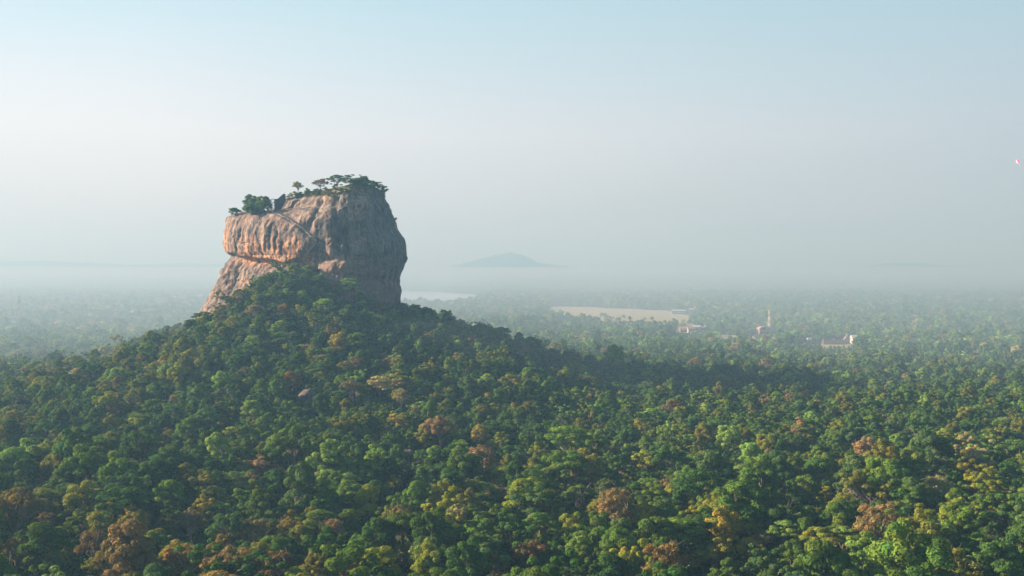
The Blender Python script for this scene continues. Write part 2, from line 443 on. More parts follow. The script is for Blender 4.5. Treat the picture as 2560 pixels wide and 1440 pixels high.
# ------------------------------------------------------------------ tree prototypes
def leaf_quads(c, nrm, size, r, elong=1.0):
    k = len(c)
    nrm = nrm / (np.linalg.norm(nrm, axis=1, keepdims=True) + 1e-9)
    t = r.normal(size=(k, 3)); t -= nrm * (t * nrm).sum(1, keepdims=True); t /= np.linalg.norm(t, axis=1, keepdims=True) + 1e-9
    b_ = np.cross(nrm, t)
    s = (size * r.uniform(.6, 1.35, k))[:, None]
    w = r.uniform(.45, .8, (k, 1)) / elong
    v = np.stack([c - t * s * elong * .5, c + b_ * s * w * .5 + nrm * s * .12, c + t * s * elong * .5, c - b_ * s * w * .5 + nrm * s * .12], 1)
    f = np.arange(4 * k).reshape(k, 4)
    return v.reshape(-1, 3), f
def lobes_of(kind, r):
    """lobe centres and radii of a crown: list of (centre, (rx, rz)); crown about 10 m across, tree about 13 m tall"""
    out = []
    if kind == 'round':
        nl = r.integers(54, 72)
        for _ in range(nl):
            d = r.normal(size=3); d /= np.linalg.norm(d); d[2] = d[2] if r.uniform() < .4 else abs(d[2])
            k = r.uniform(.6, 1.0)
            q = np.array([d[0] * 3.9 * k, d[1] * 3.9 * k, 7.2 + d[2] * (4.6 if d[2] > 0 else 3.6) * k])
            rad = r.uniform(.55, 1.45); out.append((q, (rad, rad * .62)))
    elif kind == 'umbrella':
        nl = r.integers(40, 56)
        for _ in range(nl):
            a = r.uniform(0, 6.283); k = math.sqrt(r.uniform(0, 1))
            q = np.array([math.cos(a) * 5.0 * k, math.sin(a) * 5.0 * k, 11.3 - 2.4 * k * k + r.choice([-2.6, -1.2, 0, 0, .5])])
            rad = r.uniform(.7, 1.6); out.append((q, (rad, rad * .36)))
    elif kind == 'tall':
        nl = r.integers(20, 28)
        for _ in range(nl):
            d = r.normal(size=3); d /= np.linalg.norm(d); k = r.uniform(.5, 1)
            q = np.array([d[0] * 3.0 * k, d[1] * 3.0 * k, 9.2 + d[2] * 4.6 * k])
            rad = r.uniform(.8, 1.5); out.append((q, (rad, rad * .9)))
    elif kind == 'broken':
        for b_ in range(r.integers(5, 8)):
            a = r.uniform(0, 6.283); k = r.uniform(1.2, 3.8); zz = r.uniform(5.0, 11.0)
            for _ in range(r.integers(7, 12)):
                q = np.array([math.cos(a) * k, math.sin(a) * k, zz]) + r.normal(size=3) * (1.3, 1.3, .9)
                rad = r.uniform(.45, 1.2); out.append((q, (rad, rad * .55)))
    else:  # feathery
        nl = r.integers(55, 75)
        for _ in range(nl):
            d = r.normal(size=3); d /= np.linalg.norm(d); d[2] = abs(d[2]) - .2
            k = r.uniform(.5, 1.0)
            q = np.array([d[0] * 4.6 * k, d[1] * 4.6 * k, 7.8 + d[2] * 4.3 * k])
            rad = r.uniform(.5, 1.0); out.append((q, (rad, rad * .8)))
    return out
def crown_arrays(kind, seed, nleaf, size, spread=1.0):
    r = np.random.default_rng(seed)
    lb = lobes_of(kind, r)
    w = np.array([q[1][0] ** 2 for q in lb]); w /= w.sum()
    idx = r.choice(len(lb), nleaf, p=w)
    c0 = np.array([q[0] for q in lb])[idx]; rx = np.array([q[1][0] for q in lb])[idx]; rz = np.array([q[1][1] for q in lb])[idx]
    d = r.normal(size=(nleaf, 3)); d /= np.linalg.norm(d, axis=1, keepdims=True)
    flip = (d[:, 2] < -.2) & (r.uniform(size=nleaf) < .65); d[flip, 2] *= -1
    k = r.uniform(.55, 1.12, nleaf) if kind == 'feathery' else r.uniform(.78, 1.1, nleaf)
    c = c0 + d * np.stack([rx * k, rx * k, rz * k], 1)
    nrm = d + r.normal(size=(nleaf, 3)) * .26 + np.array([0, 0, .12])
    v, f = leaf_quads(c, nrm, size, r, 1.5 if kind == 'feathery' else 1.0)
    lv = r.uniform(.82, 1.2, len(lb))[idx] * r.uniform(.75, 1.3, nleaf)
    hue = (r.normal(0, .05, len(lb))[idx] + r.normal(0, .06, nleaf))
    var = np.stack([lv * (1 + hue * 1.6), lv, lv * (1 - hue)], 1)
    return v, f, np.repeat(np.clip(var, .3, 1.8), 4, 0), lb
def limb_path(a, c, r, bend=.12, n=4):
    a, c = Vector(a), Vector(c); L = (c - a).length; out = []
    for i in range(n + 1):
        t = i / n; p = a.lerp(c, t) + Vector((0, 0, 1)) * math.sin(t * math.pi) * L * bend * .5
        if 0 < i < n: p += Vector(r.normal(size=3)) * L * bend * .35
        out.append(p)
    return out
def trunk_mb(lb, seed, nlimb=8, twig=0):
    r = np.random.default_rng(seed + 900); mb = MB()
    top = Vector((r.normal() * .4, r.normal() * .4, 6.0))
    mb.tube(limb_path((0, 0, -1.2), top, r, .05), [.42, .34, .29, .26, .22], 7)
    for q, rad in lb[:nlimb]:
        s = Vector((0, 0, 0)).lerp(top, r.uniform(.62, 1))
        p = limb_path(s, q, r, .16, 4); mb.tube(p, [.2, .15, .11, .08, .04], 5)
        for _ in range(twig):
            st = p[r.integers(2, 5)]; mb.tube(limb_path(st, st + Vector(r.normal(size=3)) * 1.2 + Vector((0, 0, 1.1)), r, .15, 2), [.06, .045, .02], 4, False)
    return mb
def bare_mb(seed, depth=5, spread=.62, h=5.5):
    r = np.random.default_rng(seed); mb = MB()
    def grow(p, d, L, rad, k):
        q = p + d * L; mid = p.lerp(q, .5) + Vector(r.normal(size=3)) * L * .07
        mb.tube([p, mid, q], [rad, rad * .85, rad * .68], 5 if k > 2 else 4, False)
        if k == 0: return
        for _ in range(2 if r.uniform() < .5 else 3):
            nd = (d + Vector(r.normal(size=3)) * spread + Vector((0, 0, .12))).normalized()
            grow(q, nd, L * r.uniform(.62, .86), rad * .62, k - 1)
    grow(Vector((0, 0, -1)), Vector((r.normal() * .08, r.normal() * .08, 1)).normalized(), h, .40, depth)
    return mb
def mb_np(mb):
    v = np.array(mb.v); q = np.array([f for f in mb.f if len(f) == 4], np.int32)
    return v, q
PROTO = {}          # kind -> list of dict(crown, trunk meshes for single trees, joined mesh for the forest)
def joined(name, cv, cf, var, tv, tf, bark):
    v = np.vstack([tv, cv]); f = np.vstack([tf, cf + len(tv)])
    return mesh_np(name, v, f, [FOL, bark], False, {'leafvar': np.vstack([np.ones((len(tv), 3)), var])}, np.concatenate([np.ones(len(tf)), np.zeros(len(cf))]))
NVAR = {'round': 5, 'umbrella': 3, 'tall': 2, 'broken': 4, 'feathery': 3}
LODS = []           # forest meshes: near then far
for ki, (kind, cnt) in enumerate(NVAR.items()):
    PROTO[kind] = []
    for c_ in range(cnt):
        sd = 100 * ki + c_ * 7 + 3
        nl = {'round': 9000, 'umbrella': 7000, 'tall': 6000, 'broken': 7500, 'feathery': 5000}[kind]
        cv, cf, var, lb = crown_arrays(kind, sd, nl, .40 if kind == 'feathery' else .44)
        tm = trunk_mb(lb, sd, 14 if kind == 'feathery' else 7, 3 if kind == 'feathery' else 0); tv, tf = mb_np(tm)
        bark = PALEBARK if kind == 'feathery' and c_ == 0 else BARK
        fv, ff, fvar, _ = crown_arrays(kind, sd, nl // 18, 1.5 if kind != 'feathery' else 1.1)
        PROTO[kind].append(dict(
            crown=mesh_np('crown', cv, cf, [FOL], False, {'leafvar': var}), trunk=tm.mesh('trunk', bark, True),
            near=joined('tree_variant', cv, cf, var, tv, tf, bark), far=joined('tree_variant_far', fv, ff, fvar, tv[:0], tf[:0], bark), lb=lb))
BARE = [bare_mb(51 + k, 6, .55 + .05 * k).mesh('branches', PALEBARK, True) for k in range(3)]

# ------------------------------------------------------------------ colours of crowns (base colours)
TINT = {
 'dark green': (0.028, 0.060, 0.022), 'green': (0.046, 0.080, 0.023), 'bluish green': (0.037, 0.070, 0.035), 'pale green': (0.085, 0.135, 0.045), 'bright green': (0.056, 0.096, 0.024),
 'olive': (0.080, 0.088, 0.026), 'yellow-green': (0.100, 0.118, 0.024), 'golden': (0.118, 0.107, 0.031), 'yellow': (0.150, 0.148, 0.026), 'russet': (0.086, 0.067, 0.038), 'orange-brown': (0.106, 0.076, 0.036),
 'greyish brown': (0.105, 0.086, 0.060), 'pinkish brown': (0.116, 0.094, 0.074), 'pale grey': (0.15, 0.145, 0.11)}
TINT = {k: (v[0] * 2.45, v[1] * 2.3, v[2] * 1.35) for k, v in TINT.items()}
TN = list(TINT)
def pick_tint(x, y, px, py, r):
    """colour name for a wild tree, with the drifts of colour that the slope and plain show"""
    dr = noise(x / 45, y / 45, s=61) * .9
    w = dict(zip(TN, [2.6, 3.8, 2.0, 1.1, 1.0, 1.7, .75, .10, .02, .10, .03, .40, .10, .12]))
    if y < 390 and px < 1000: w['russet'] *= 9; w['orange-brown'] *= 9; w['golden'] *= 5; w['olive'] *= 1.8; w['greyish brown'] *= 2; w['bright green'] *= .3; w['yellow-green'] *= .6; w['pale green'] *= .5
    if px > 1300 and y < 520: w['yellow-green'] *= 1.6; w['bright green'] *= 1.6; w['orange-brown'] = 0; w['russet'] *= .5; w['golden'] *= .8
    if px < 620 and 520 < y < 900: w['yellow-green'] *= 2.4; w['golden'] *= 2.2; w['olive'] *= 1.5  # left slope's golden sunlight put into the crown colours
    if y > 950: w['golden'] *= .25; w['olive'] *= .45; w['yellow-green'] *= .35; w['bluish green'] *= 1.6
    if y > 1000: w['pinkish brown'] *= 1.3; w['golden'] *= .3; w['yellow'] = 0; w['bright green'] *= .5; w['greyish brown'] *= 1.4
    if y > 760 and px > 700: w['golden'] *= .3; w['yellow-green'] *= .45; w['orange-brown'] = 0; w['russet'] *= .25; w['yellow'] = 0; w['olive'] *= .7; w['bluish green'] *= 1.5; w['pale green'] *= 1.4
    if px > 1000 and y > 430: w['golden'] *= .4; w['orange-brown'] = 0; w['russet'] *= .4; w['yellow'] = 0; w['yellow-green'] *= .6; w['pinkish brown'] *= .7
    if dr > .25: w['yellow-green'] *= 1.7; w['golden'] *= 1.3
    if dr < -.25: w['dark green'] *= 1.6; w['bluish green'] *= 1.6
    p = np.array([w[k] for k in TN]); return TN[r.choice(len(TN), p=p / p.sum())]

# ------------------------------------------------------------------ clearings, water, buildings sites (no trees there)
def poly_ground(pts, lift=0.0):
    return [ground_hit(px, py, lift) for px, py in pts]
CLEAR = []          # (polygon xy array)
def inside(poly, x, y):
    x = np.asarray(x); y = np.asarray(y); c = np.zeros(x.shape, bool); n_ = len(poly)
    for i in range(n_):
        x1, y1 = poly[i]; x2, y2 = poly[(i + 1) % n_]
        hit = ((y1 > y) != (y2 > y)) & (x < (x2 - x1) * (y - y1) / (y2 - y1 + 1e-9) + x1)
        c ^= hit
    return c
def sheet(name, pts, mat, lift, kind='structure'):
    g = poly_ground(pts)
    P = np.array([(p.x, p.y) for p in g]); CLEAR.append(P)
    # rounded outline: subdivide and jitter, fan of rings towards the middle
    Q = []
    for i in range(len(P)):
        a, c = P[i], P[(i + 1) % len(P)]
        for t in np.linspace(0, 1, 8, endpoint=False): Q.append(a + (c - a) * t)
    Q = np.array(Q); ctr = Q.mean(0)
    Q += (Q - ctr) * (0.10 * noise(np.arange(len(Q)) / 2.5, np.zeros(len(Q)), s=len(Q)))[:, None]
    v = []
    for t in (1, .75, .5, .25): v += [ctr + (q - ctr) * t for q in Q]
    v.append(ctr); v = np.array(v)
    z = terrain(v[:, 0], v[:, 1]) + lift
    k = len(Q); f = []
    for rr in range(3):
        for i in range(k): f.append((rr * k + i, rr * k + (i + 1) % k, (rr + 1) * k + (i + 1) % k, (rr + 1) * k + i))
    tri = [(3 * k + i, 3 * k + (i + 1) % k, 4 * k) for i in range(k)]
    o = link(name, mesh_np(name, np.column_stack([v, z]), [np.array(f), np.array(tri)], [mat], True)); tag(o, kind=kind)
    return o
DRYGRASS = plain('dry_grass', (0.33, 0.285, 0.145), 1, .22, .03)
GRASS = plain('pasture', (0.17, 0.21, 0.09), 1, .25, .03)
EARTH = plain('bare_earth', (0.30, 0.235, 0.15), 1, .2, .05)
sheet('field', [(1350, 768), (1460, 768), (1560, 773), (1660, 777), (1735, 793), (1725, 812), (1640, 816), (1480, 806), (1390, 797)], DRYGRASS, 1.0)
sheet('meadow', [(110, 914), (200, 910), (290, 910), (300, 925), (210, 932), (120, 930)], GRASS, 1.0)
sheet('pasture', [(1690, 817), (1740, 815), (1740, 838), (1690, 832)], DRYGRASS, 1.0)
sheet('clearing', [(1785, 838), (1880, 842), (1900, 858), (1800, 862)], EARTH, 1.0)
sheet('yard', [(2050, 852), (2140, 848), (2150, 872), (2060, 876)], EARTH, 1.0)
sheet('path', [(2185, 868), (2250, 872), (2250, 882), (2190, 878)], EARTH, 1.0)
sheet('paddock', [(10, 806), (75, 804), (80, 824), (20, 822)], GRASS, 1.0)
WATER, wn_, wl_, wb_ = new_mat('lake_water')
wb_.inputs['Base Color'].default_value = (0.30, 0.36, 0.38, 1); wb_.inputs['Roughness'].default_value = 0.25
wt = N(wn_, 'ShaderNodeTexNoise'); wt.inputs['Scale'].default_value = .2; wbu = N(wn_, 'ShaderNodeBump'); wbu.inputs['Strength'].default_value = .1
wl_.new(wt.outputs['Fac'], wbu.inputs['Height']); wl_.new(wbu.outputs[0], wb_.inputs['Normal'])
sheet('water', [(960, 728), (1100, 731), (1210, 738), (1190, 752), (1110, 766), (1040, 762), (960, 764)], WATER, 1.0)
for k_, (a_, c_, w_) in enumerate([(500, 738, 34), (235, 724, 28), (640, 720, 10), (1860, 722, 30), (2180, 738, 40), (2420, 728, 26), (1500, 742, 24), (1300, 716, 30), (2480, 760, 26)]):
    sheet('field', [(a_ - w_, c_ - 1), (a_, c_ - 2), (a_ + w_, c_ - 1), (a_ + w_ * .8, c_ + 2), (a_ - w_ * .7, c_ + 2.5)], GRASS if k_ % 2 else DRYGRASS, 1.2)

SITES = []          # (x, y, radius) kept free of wild trees
LOW = []            # strips of low growth in front of something: (x/y slope, half width of it, y from, y to)
# ------------------------------------------------------------------ hand-placed trees: photo column, row of crown middle, crown width in photo pixels, kind, colour, label
HAND = [
 (470, 1400, 140, 'feathery', 'orange-brown', 'broad orange-brown tree with feathery crown at the lower left edge of the forest'),
 (690, 1408, 125, 'feathery', 'russet', 'russet feathery tree right of the broad orange-brown one, at the bottom edge'),
 (552, 1362, 85, 'round', 'orange-brown', 'rounded orange tree just behind the two russet trees at the bottom edge'),
 (40, 1372, 110, 'feathery', 'russet', 'rust-coloured tree in the lower left corner of the forest'),
 (330, 1296, 105, 'round', 'golden', 'golden-brown tree with scalloped crown left of a large grey-green one'),
 (232, 1352, 110, 'feathery', 'russet', 'long low russet crown in the lower left, left of an orange-brown tree'),
 (475, 1298, 90, 'feathery', 'greyish brown', 'greyish brown half-bare tree beside a large grey-green crown'),
 (570, 1310, 120, 'feathery', 'bluish green', 'large grey-green feathery crown left of the pinkish-brown tree'),
 (150, 1272, 75, 'round', 'olive', 'olive tree with a golden rim in front of a dark gap, lower left'),
 (832, 1322, 96, 'feathery', 'pinkish brown', 'dense pinkish-brown twiggy tree standing between dark green crowns'),
 (792, 1378, 46, 'round', 'yellow', 'small bright yellow tree below the pinkish-brown twiggy tree'),
 (240, 1405, 80, 'umbrella', 'yellow-green', 'yellow-tipped layered tree at the bottom edge, lower left'),
 (980, 1392, 85, 'feathery', 'pinkish brown', 'pinkish-brown rounded twiggy tree at the bottom, left of a bare snag'),
 (1330, 1378, 120, 'feathery', 'russet', 'russet half-bare tree with pale limbs at the bottom edge'),
 (1228, 1415, 100, 'feathery', 'russet', 'dull russet crown at the bottom edge beside the half-bare tree with pale limbs'),
 (1648, 1338, 55, 'round', 'russet', 'small russet crown topping a dark tree, right of the pale-limbed russet tree'),
 (1250, 1232, 70, 'feathery', 'pinkish brown', 'light pink-brown twiggy tree alone amid green crowns'),
 (1140, 1278, 85, 'feathery', 'pale grey', 'pale half-bare tree with many fine branches below the pink-brown one'),
 (1040, 1208, 60, 'feathery', 'pinkish brown', 'small pink-brown tree beside a golden crown at the foot of the slope'),
 (975, 1208, 60, 'broken', 'golden', 'golden-tipped tree at the foot of the slope, left of a pink-brown one'),
 (912, 1250, 80, 'tall', 'yellow-green', 'tall yellow-topped tree at the foot of the slope'),
 (958, 1340, 48, 'round', 'bright green', 'small bright green round tree above the pinkish-brown bottom tree'),
 (1780, 1375, 95, 'broken', 'golden', 'golden tree with ragged crown, left of a second golden tree near the bottom'),
 (1864, 1362, 80, 'round', 'golden', 'second golden tree, right beside the ragged golden one'),
 (2062, 1232, 62, 'round', 'yellow', 'bright yellow tree alone among green crowns, right part of the forest'),
 (1962, 1315, 100, 'umbrella', 'pale green', 'pale green tree with layered flat crown before a dark gap'),
 (2112, 1332, 105, 'umbrella', 'pale green', 'wide pale green dome tree right of the layered pale green one'),
 (2342, 1216, 105, 'feathery', 'pale grey', 'pale greyish half-bare tree with spreading crown on the right'),
 (2168, 1118, 100, 'feathery', 'pinkish brown', 'wide pinkish-brown dome tree on the right, behind green crowns'),
 (1822, 1082, 82, 'round', 'pale green', 'pale green round tree standing above the dark shaded band'),
 (1420, 1082, 132, 'umbrella', 'bright green', 'large light green spreading tree standing out of the shaded slope'),
 (1100, 1062, 100, 'feathery', 'pinkish brown', 'wide pinkish-brown dome tree at mid slope below the rock'),
 (1200, 1078, 62, 'round', 'golden', 'olive-gold round tree at mid slope, right of the pinkish-brown dome'),
 (1226, 1112, 52, 'umbrella', 'golden', 'small umbrella-shaped golden tree with a bare curved stem below it'),
 (1445, 1225, 95, 'umbrella', 'green', 'tall green flat-crowned tree carried on two pale bare trunks'),
 (2455, 1395, 100, 'umbrella', 'pale green', 'flat-topped pale tree with visible pale trunk at the lower right edge'),
 (875, 962, 58, 'feathery', 'pinkish brown', 'pinkish leafless-looking tree beside the brown boulder on the slope'),
 (950, 948, 72, 'umbrella', 'pale grey', 'pale grey layered tree on the slope right of the brown boulder'),
 (1002, 986, 60, 'feathery', 'pale grey', 'pale thin-leaved tree on the slope below the pale layered one'),
 (748, 775, 44, 'round', 'yellow', 'bright yellow-green tree on the slope close under the rock'),
 (848, 848, 62, 'round', 'golden', 'pale gold round tree on the upper slope under the rock'),
 (1536, 892, 82, 'round', 'pale green', 'large pale green round tree in the haze right of the slope'),
 (1388, 872, 48, 'feathery', 'pale grey', 'pale bare-looking tree in the haze just beyond the right slope'),
 (1306, 870, 50, 'feathery', 'pinkish brown', 'pinkish tree in the haze beyond the crest of the right slope'),
 (388, 842, 62, 'umbrella', 'dark green', 'dark layered tree standing up from the left skyline of the hill'),
 (234, 915, 58, 'umbrella', 'dark green', 'dark layered tree at the foot of the left skyline beside a meadow'),
 (872, 705, 76, 'umbrella', 'pale green', 'flat pale green tree against the lower face of the rock'),
 (690, 668, 62, 'round', 'dark green', 'dark green tree leaning highest against the foot of the rock'),
 (730, 945, 60, 'round', 'russet', 'small russet crown on the slope above the brown boulder'),
 (112, 1215, 75, 'umbrella', 'green', 'green flat-topped tree showing pale stems at the left edge'),
]
BAREHAND = [  # photo column, row of the top, row of the foot, label
 (2150, 1232, 1320, 'wide brownish leafless tree in the right part of the forest'),
 (2412, 1268, 1335, 'pale leafless tree with twisted limbs at the right edge'),
 (1240, 1330, 1376, 'thin pale dead snag left of the russet half-bare tree'),
 (1300, 1345, 1385, 'pale forked bare limbs rising over the russet bottom tree'),
 (880, 985, 1012, 'small bare pale tree at the foot of the brown boulder'),
 (1000, 1345, 1395, 'small bare grey tree above the pinkish-brown bottom tree'),
 (2350, 1090, 1130, 'bare pinkish tree in the hazy right part of the forest'),
 (1480, 985, 1010, 'small pale bare tree in the shaded band under the slope'),
]
BOULDERS = [  # photo column, row, width, height in photo pixels, label
 (772, 985, 72, 46, 'brown smooth boulder among trees on the sunny slope'),
 (1022, 1135, 62, 46, 'dark grey boulder half hidden by trees at the foot of the slope'),
 (1580, 998, 56, 30, 'flat grey boulder in the shaded band right of the slope'),
 (1682, 1062, 48, 38, 'rounded grey boulder below the flat one in the shaded forest'),
 (1880, 1030, 90, 32, 'long low dark boulder in the hazy right-hand forest'),
 (2108, 1168, 60, 24, 'low brown boulder behind yellow-green trees on the right'),
]
def canopy_hit(px, py, frac):
    return ground_hit(px, py, frac)
TREES = []   # placed single trees: x, y, scale, kind, tintname, variant, rot, label, zscale
for k, (px, py, w, kind, tint, lab) in enumerate(HAND):
    wid = {'round': 10.6, 'umbrella': 12.6, 'tall': 7.6, 'broken': 9.6, 'feathery': 10.4}[kind]
    mid = {'round': 9.2, 'umbrella': 10.6, 'tall': 9.6, 'broken': 9.5, 'feathery': 9.0}[kind]
    s = 1.0
    for _ in range(3):
        p = ground_hit(px, py, mid * s); s = w / FPX * p.y / wid
    TREES.append(dict(x=p.x, y=p.y, s=s, kind=kind, tint=tint, label=lab, hand=True, r=s * wid / 2))
BTREES = []
for k, (px, pt, pb, lab) in enumerate(BAREHAND):
    p = ground_hit(px, pb, 3.0)
    h = (pb - pt) / FPX * p.y + 6.0
    BTREES.append(dict(x=p.x, y=p.y, h=h, label=lab)); SITES.append((p.x, p.y, 3.0))
BOULD = []
for px, py, w, h, lab in BOULDERS:
    p = ground_hit(px, py + h * .3, 4.0)
    rr = w / FPX * p.y / 2
    BOULD.append((p, rr, h / FPX * p.y, lab)); SITES.append((p.x, p.y, rr * .8))
    for t_ in (8, 16, 24): SITES.append((p.x * (1 - t_ / p.y), p.y - t_, rr * .75))
for t_ in TREES:
    SITES.append((t_['x'], t_['y'], t_['r'] * .85))
    LOW.append((t_['x'] / t_['y'], t_['r'] * .8 / t_['y'], t_['y'] - 34, t_['y'] - 3))
tw = TREES[34]; SITES += [(tw['x'] * (1 - q / tw['y']), tw['y'] - q, 5.0) for q in (7, 13, 19)]

LOW_FIELD = ((1550 - 1280) / FPX, 185 / FPX, 1480.0, 1800.0)
# man-made things in the plain: sites first
def site(px, py, rad, lift=0.0):
    p = ground_hit(px, py, lift); SITES.append((p.x, p.y, rad)); LOW.append((p.x / p.y, (rad * 1.1 + 4) / p.y, p.y - 260, p.y)); return p
LOW.append(LOW_FIELD)
P_LONG = site(1697, 786, 34); P_PINK = site(1728, 787, 14); P_CLUST = [site(1727, 834, 13), site(1748, 829, 14), site(1708, 832, 10)]
P_ARCH = site(1908, 838, 17); P_MAST = site(1924, 832, 6); P_MASTL = site(48, 803, 8); P_TEMPLE = site(2085, 863, 22); P_WHITE = site(2115, 861, 9); P_SMALL = site(2023, 860, 6); P_STUPA = site(287, 802, 10); P_PINKL = site(4, 755, 20)
for p_ in (P_LONG, P_PINK, *P_CLUST, P_ARCH, P_MAST, P_TEMPLE, P_WHITE, P_SMALL, P_STUPA, P_MASTL):
    for q in (10, 20, 30): SITES.append((p_.x * (1 - q / p_.y), p_.y - q, 8.0))

# ------------------------------------------------------------------ wild forest points
def jitter_points(y0, y1, step):
    pts = []
    yy = y0
    while yy < y1:
        half = yy * .64 + 50
        x = np.arange(-half, half, step) + rng.uniform(0, step)
        pts.append(np.column_stack([x + rng.uniform(-.42, .42, len(x)) * step, np.full(len(x), yy) + rng.uniform(-.42, .42, len(x)) * step]))
        yy += step * .92
    return np.vstack(pts)
pts = np.vstack([jitter_points(235, 480, 7.8), jitter_points(480, 1000, 5.7), jitter_points(1000, 3600, 9.6)])
keep = ~in_rock(pts[:, 0], pts[:, 1])
for P in CLEAR: keep &= ~inside(P, pts[:, 0], pts[:, 1])
SA = np.array(SITES)
for x_, y_, r_ in SITES: keep &= (pts[:, 0] - x_) ** 2 + (pts[:, 1] - y_) ** 2 > r_ * r_
# small natural gaps
keep &= ~((noise(pts[:, 0] / 16, pts[:, 1] / 16, s=71) < -.62) & (pts[:, 1] < 1100))
pts = pts[keep]
px_, py_, dep_ = project(pts[:, 0], pts[:, 1], terrain(pts[:, 0], pts[:, 1]) + 10)
KW = {'round': 4.6, 'umbrella': 1.0, 'tall': 1.7, 'broken': 2.6, 'feathery': .8}
kinds = list(KW); kp = np.array([KW[k] for k in kinds]); kp /= kp.sum()
wild = []
for (x, y), px, py in zip(pts, px_, py_):
    tn = pick_tint(x, y, px, py, rng)
    kind = kinds[rng.choice(5, p=kp)]
    if tn in ('russet', 'pinkish brown', 'greyish brown', 'pale grey'): kind = 'feathery' if rng.uniform() < .75 else kind
    s = float(np.clip(rng.lognormal(-.12, .33), .45, 1.75))
    s *= .76 if y > 480 else 1.1
    for a_, b_, y0_, y1_ in LOW:
        if abs(x / y - a_) < b_ and y0_ < y < y1_: s = min(s, (.5 * (1.15 - .75 * (y - y0_) / (y1_ - y0_)) + .08) * (rng.uniform(.7, 2.2) if b_ > .06 else 1)); kind = 'round'
    wild.append((x, y, px, py, kind, tn, s))
order = sorted(range(len(wild)), key=lambda i: wild[i][1])
NSINGLE = 300 - len(TREES)
single = []
for i in order:
    x, y, px, py, kind, tn, s = wild[i]
    if -20 < px < 2580 and py < 1452 and len(single) < NSINGLE: single.append(i)
sset = set(single)
for i in single:
    x, y, px, py, kind, tn, s = wild[i]
    TREES.append(dict(x=x, y=y, s=s, kind=kind, tint=tn, label=None, hand=False))

# single trees: Empty > crown, trunk
SHAPE = {'round': 'round-crowned', 'umbrella': 'flat-topped', 'tall': 'narrow tall', 'broken': 'ragged', 'feathery': 'feathery'}
def tinted(name, r, amp=.16):
    c = np.array(TINT[name]); return [float(q) for q in np.clip(c * r.uniform(1 - amp, 1 + amp) * r.uniform(.93, 1.07, 3), .005, .6)]
for t in TREES:
    z = float(terrain(t['x'], t['y']))
    e = empty('broadleaf_tree', (t['x'], t['y'], z), rng.uniform(0, 6.283))
    zs = rng.uniform(.9, 1.18)
    e.scale = (t['s'], t['s'], t['s'] * (1 if t['hand'] else zs))
    pr = PROTO[t['kind']][rng.integers(len(PROTO[t['kind']]))]
    tc = tinted(t['tint'], rng)
    c = link('crown', pr['crown'], e); c['tint'] = tc
    link('trunk', pr['trunk'], e)
    t['obj'] = e
    qx_, qy_, _ = project(t['x'], t['y'], z + 9 * t['s']); t['px'], t['py'] = float(qx_), float(qy_)
ORD = ['leftmost', 'second', 'third', 'fourth', 'fifth', 'sixth', 'seventh', 'eighth', 'ninth', 'tenth', 'eleventh', 'twelfth', 'thirteenth', 'fourteenth', 'fifteenth', 'sixteenth', 'seventeenth', 'eighteenth', 'nineteenth', 'twentieth'] + ['twenty-' + q for q in ('first', 'second', 'third', 'fourth', 'fifth', 'sixth', 'seventh', 'eighth', 'ninth')] + ['thirtieth'] + ['thirty-' + q for q in ('first', 'second', 'third', 'fourth', 'fifth', 'sixth', 'seventh', 'eighth', 'ninth')]
BANDS = [(1418, 'along the bottom edge of the forest'), (1392, 'just above the bottom edge'), (1362, 'in second treetop row from the bottom'), (1325, 'in third treetop row from the bottom'), (1285, 'in fourth treetop row from the bottom'), (1250, 'in fifth treetop row from the bottom'), (0, 'in sixth treetop row from the bottom')]
buckets = {}
for t in TREES:
    if t['hand']: tag(t['obj'], t['label'], 'tree', 'trees of the forest'); continue
    ph = next(q for lim, q in BANDS if t['py'] >= lim)
    buckets.setdefault((t['tint'], SHAPE[t['kind']], ph), []).append(t)
for (tn, sh, ph), lst in buckets.items():
    lst.sort(key=lambda q: q['px'])
    for i, t in enumerate(lst):
        if len(lst) == 1: lab = f'{tn} {sh} tree, the only such one {ph}'
        else: lab = f'{tn} {sh} tree {ph}, ' + ('leftmost such' if i == 0 else f'{ORD[i]} such from left')
        tag(t['obj'], lab, 'tree', 'trees of the forest')
# the two pale trunks under the tall flat crown
for dx_ in (-1.0, 1.2):
    mb = MB(); r_ = np.random.default_rng(int(50 + dx_ * 10))
    mb.tube(limb_path((dx_ * .8, -.6, -1), (dx_ * 1.6, 0, 9.5), r_, .04, 5), [.42, .36, .32, .3, .26, .2], 7)
    for _ in range(5):
        mb.tube(limb_path((dx_ * 1.4, 0, 7.5), Vector((dx_ * 1.4, 0, 7.5)) + Vector((r_.normal() * 3, r_.normal() * 2, 3.5)), r_, .1, 3), [.17, .12, .08, .04], 5)
    o = mb.build('trunk', PALEBARK, tw['obj'], True); o['label'] = 'pale bare trunk'
# leafless trees
for k, t in enumerate(BTREES):
    e = empty('leafless_tree', (t['x'], t['y'], float(terrain(t['x'], t['y']))), rng.uniform(0, 6.283))
    q = BARE[k % 3]; hz = max(v.co.z for v in q.vertices); e.scale = [t['h'] / hz] * 3
    link('branches', q, e); tag(e, t['label'], 'leafless tree', 'leafless trees in the forest')

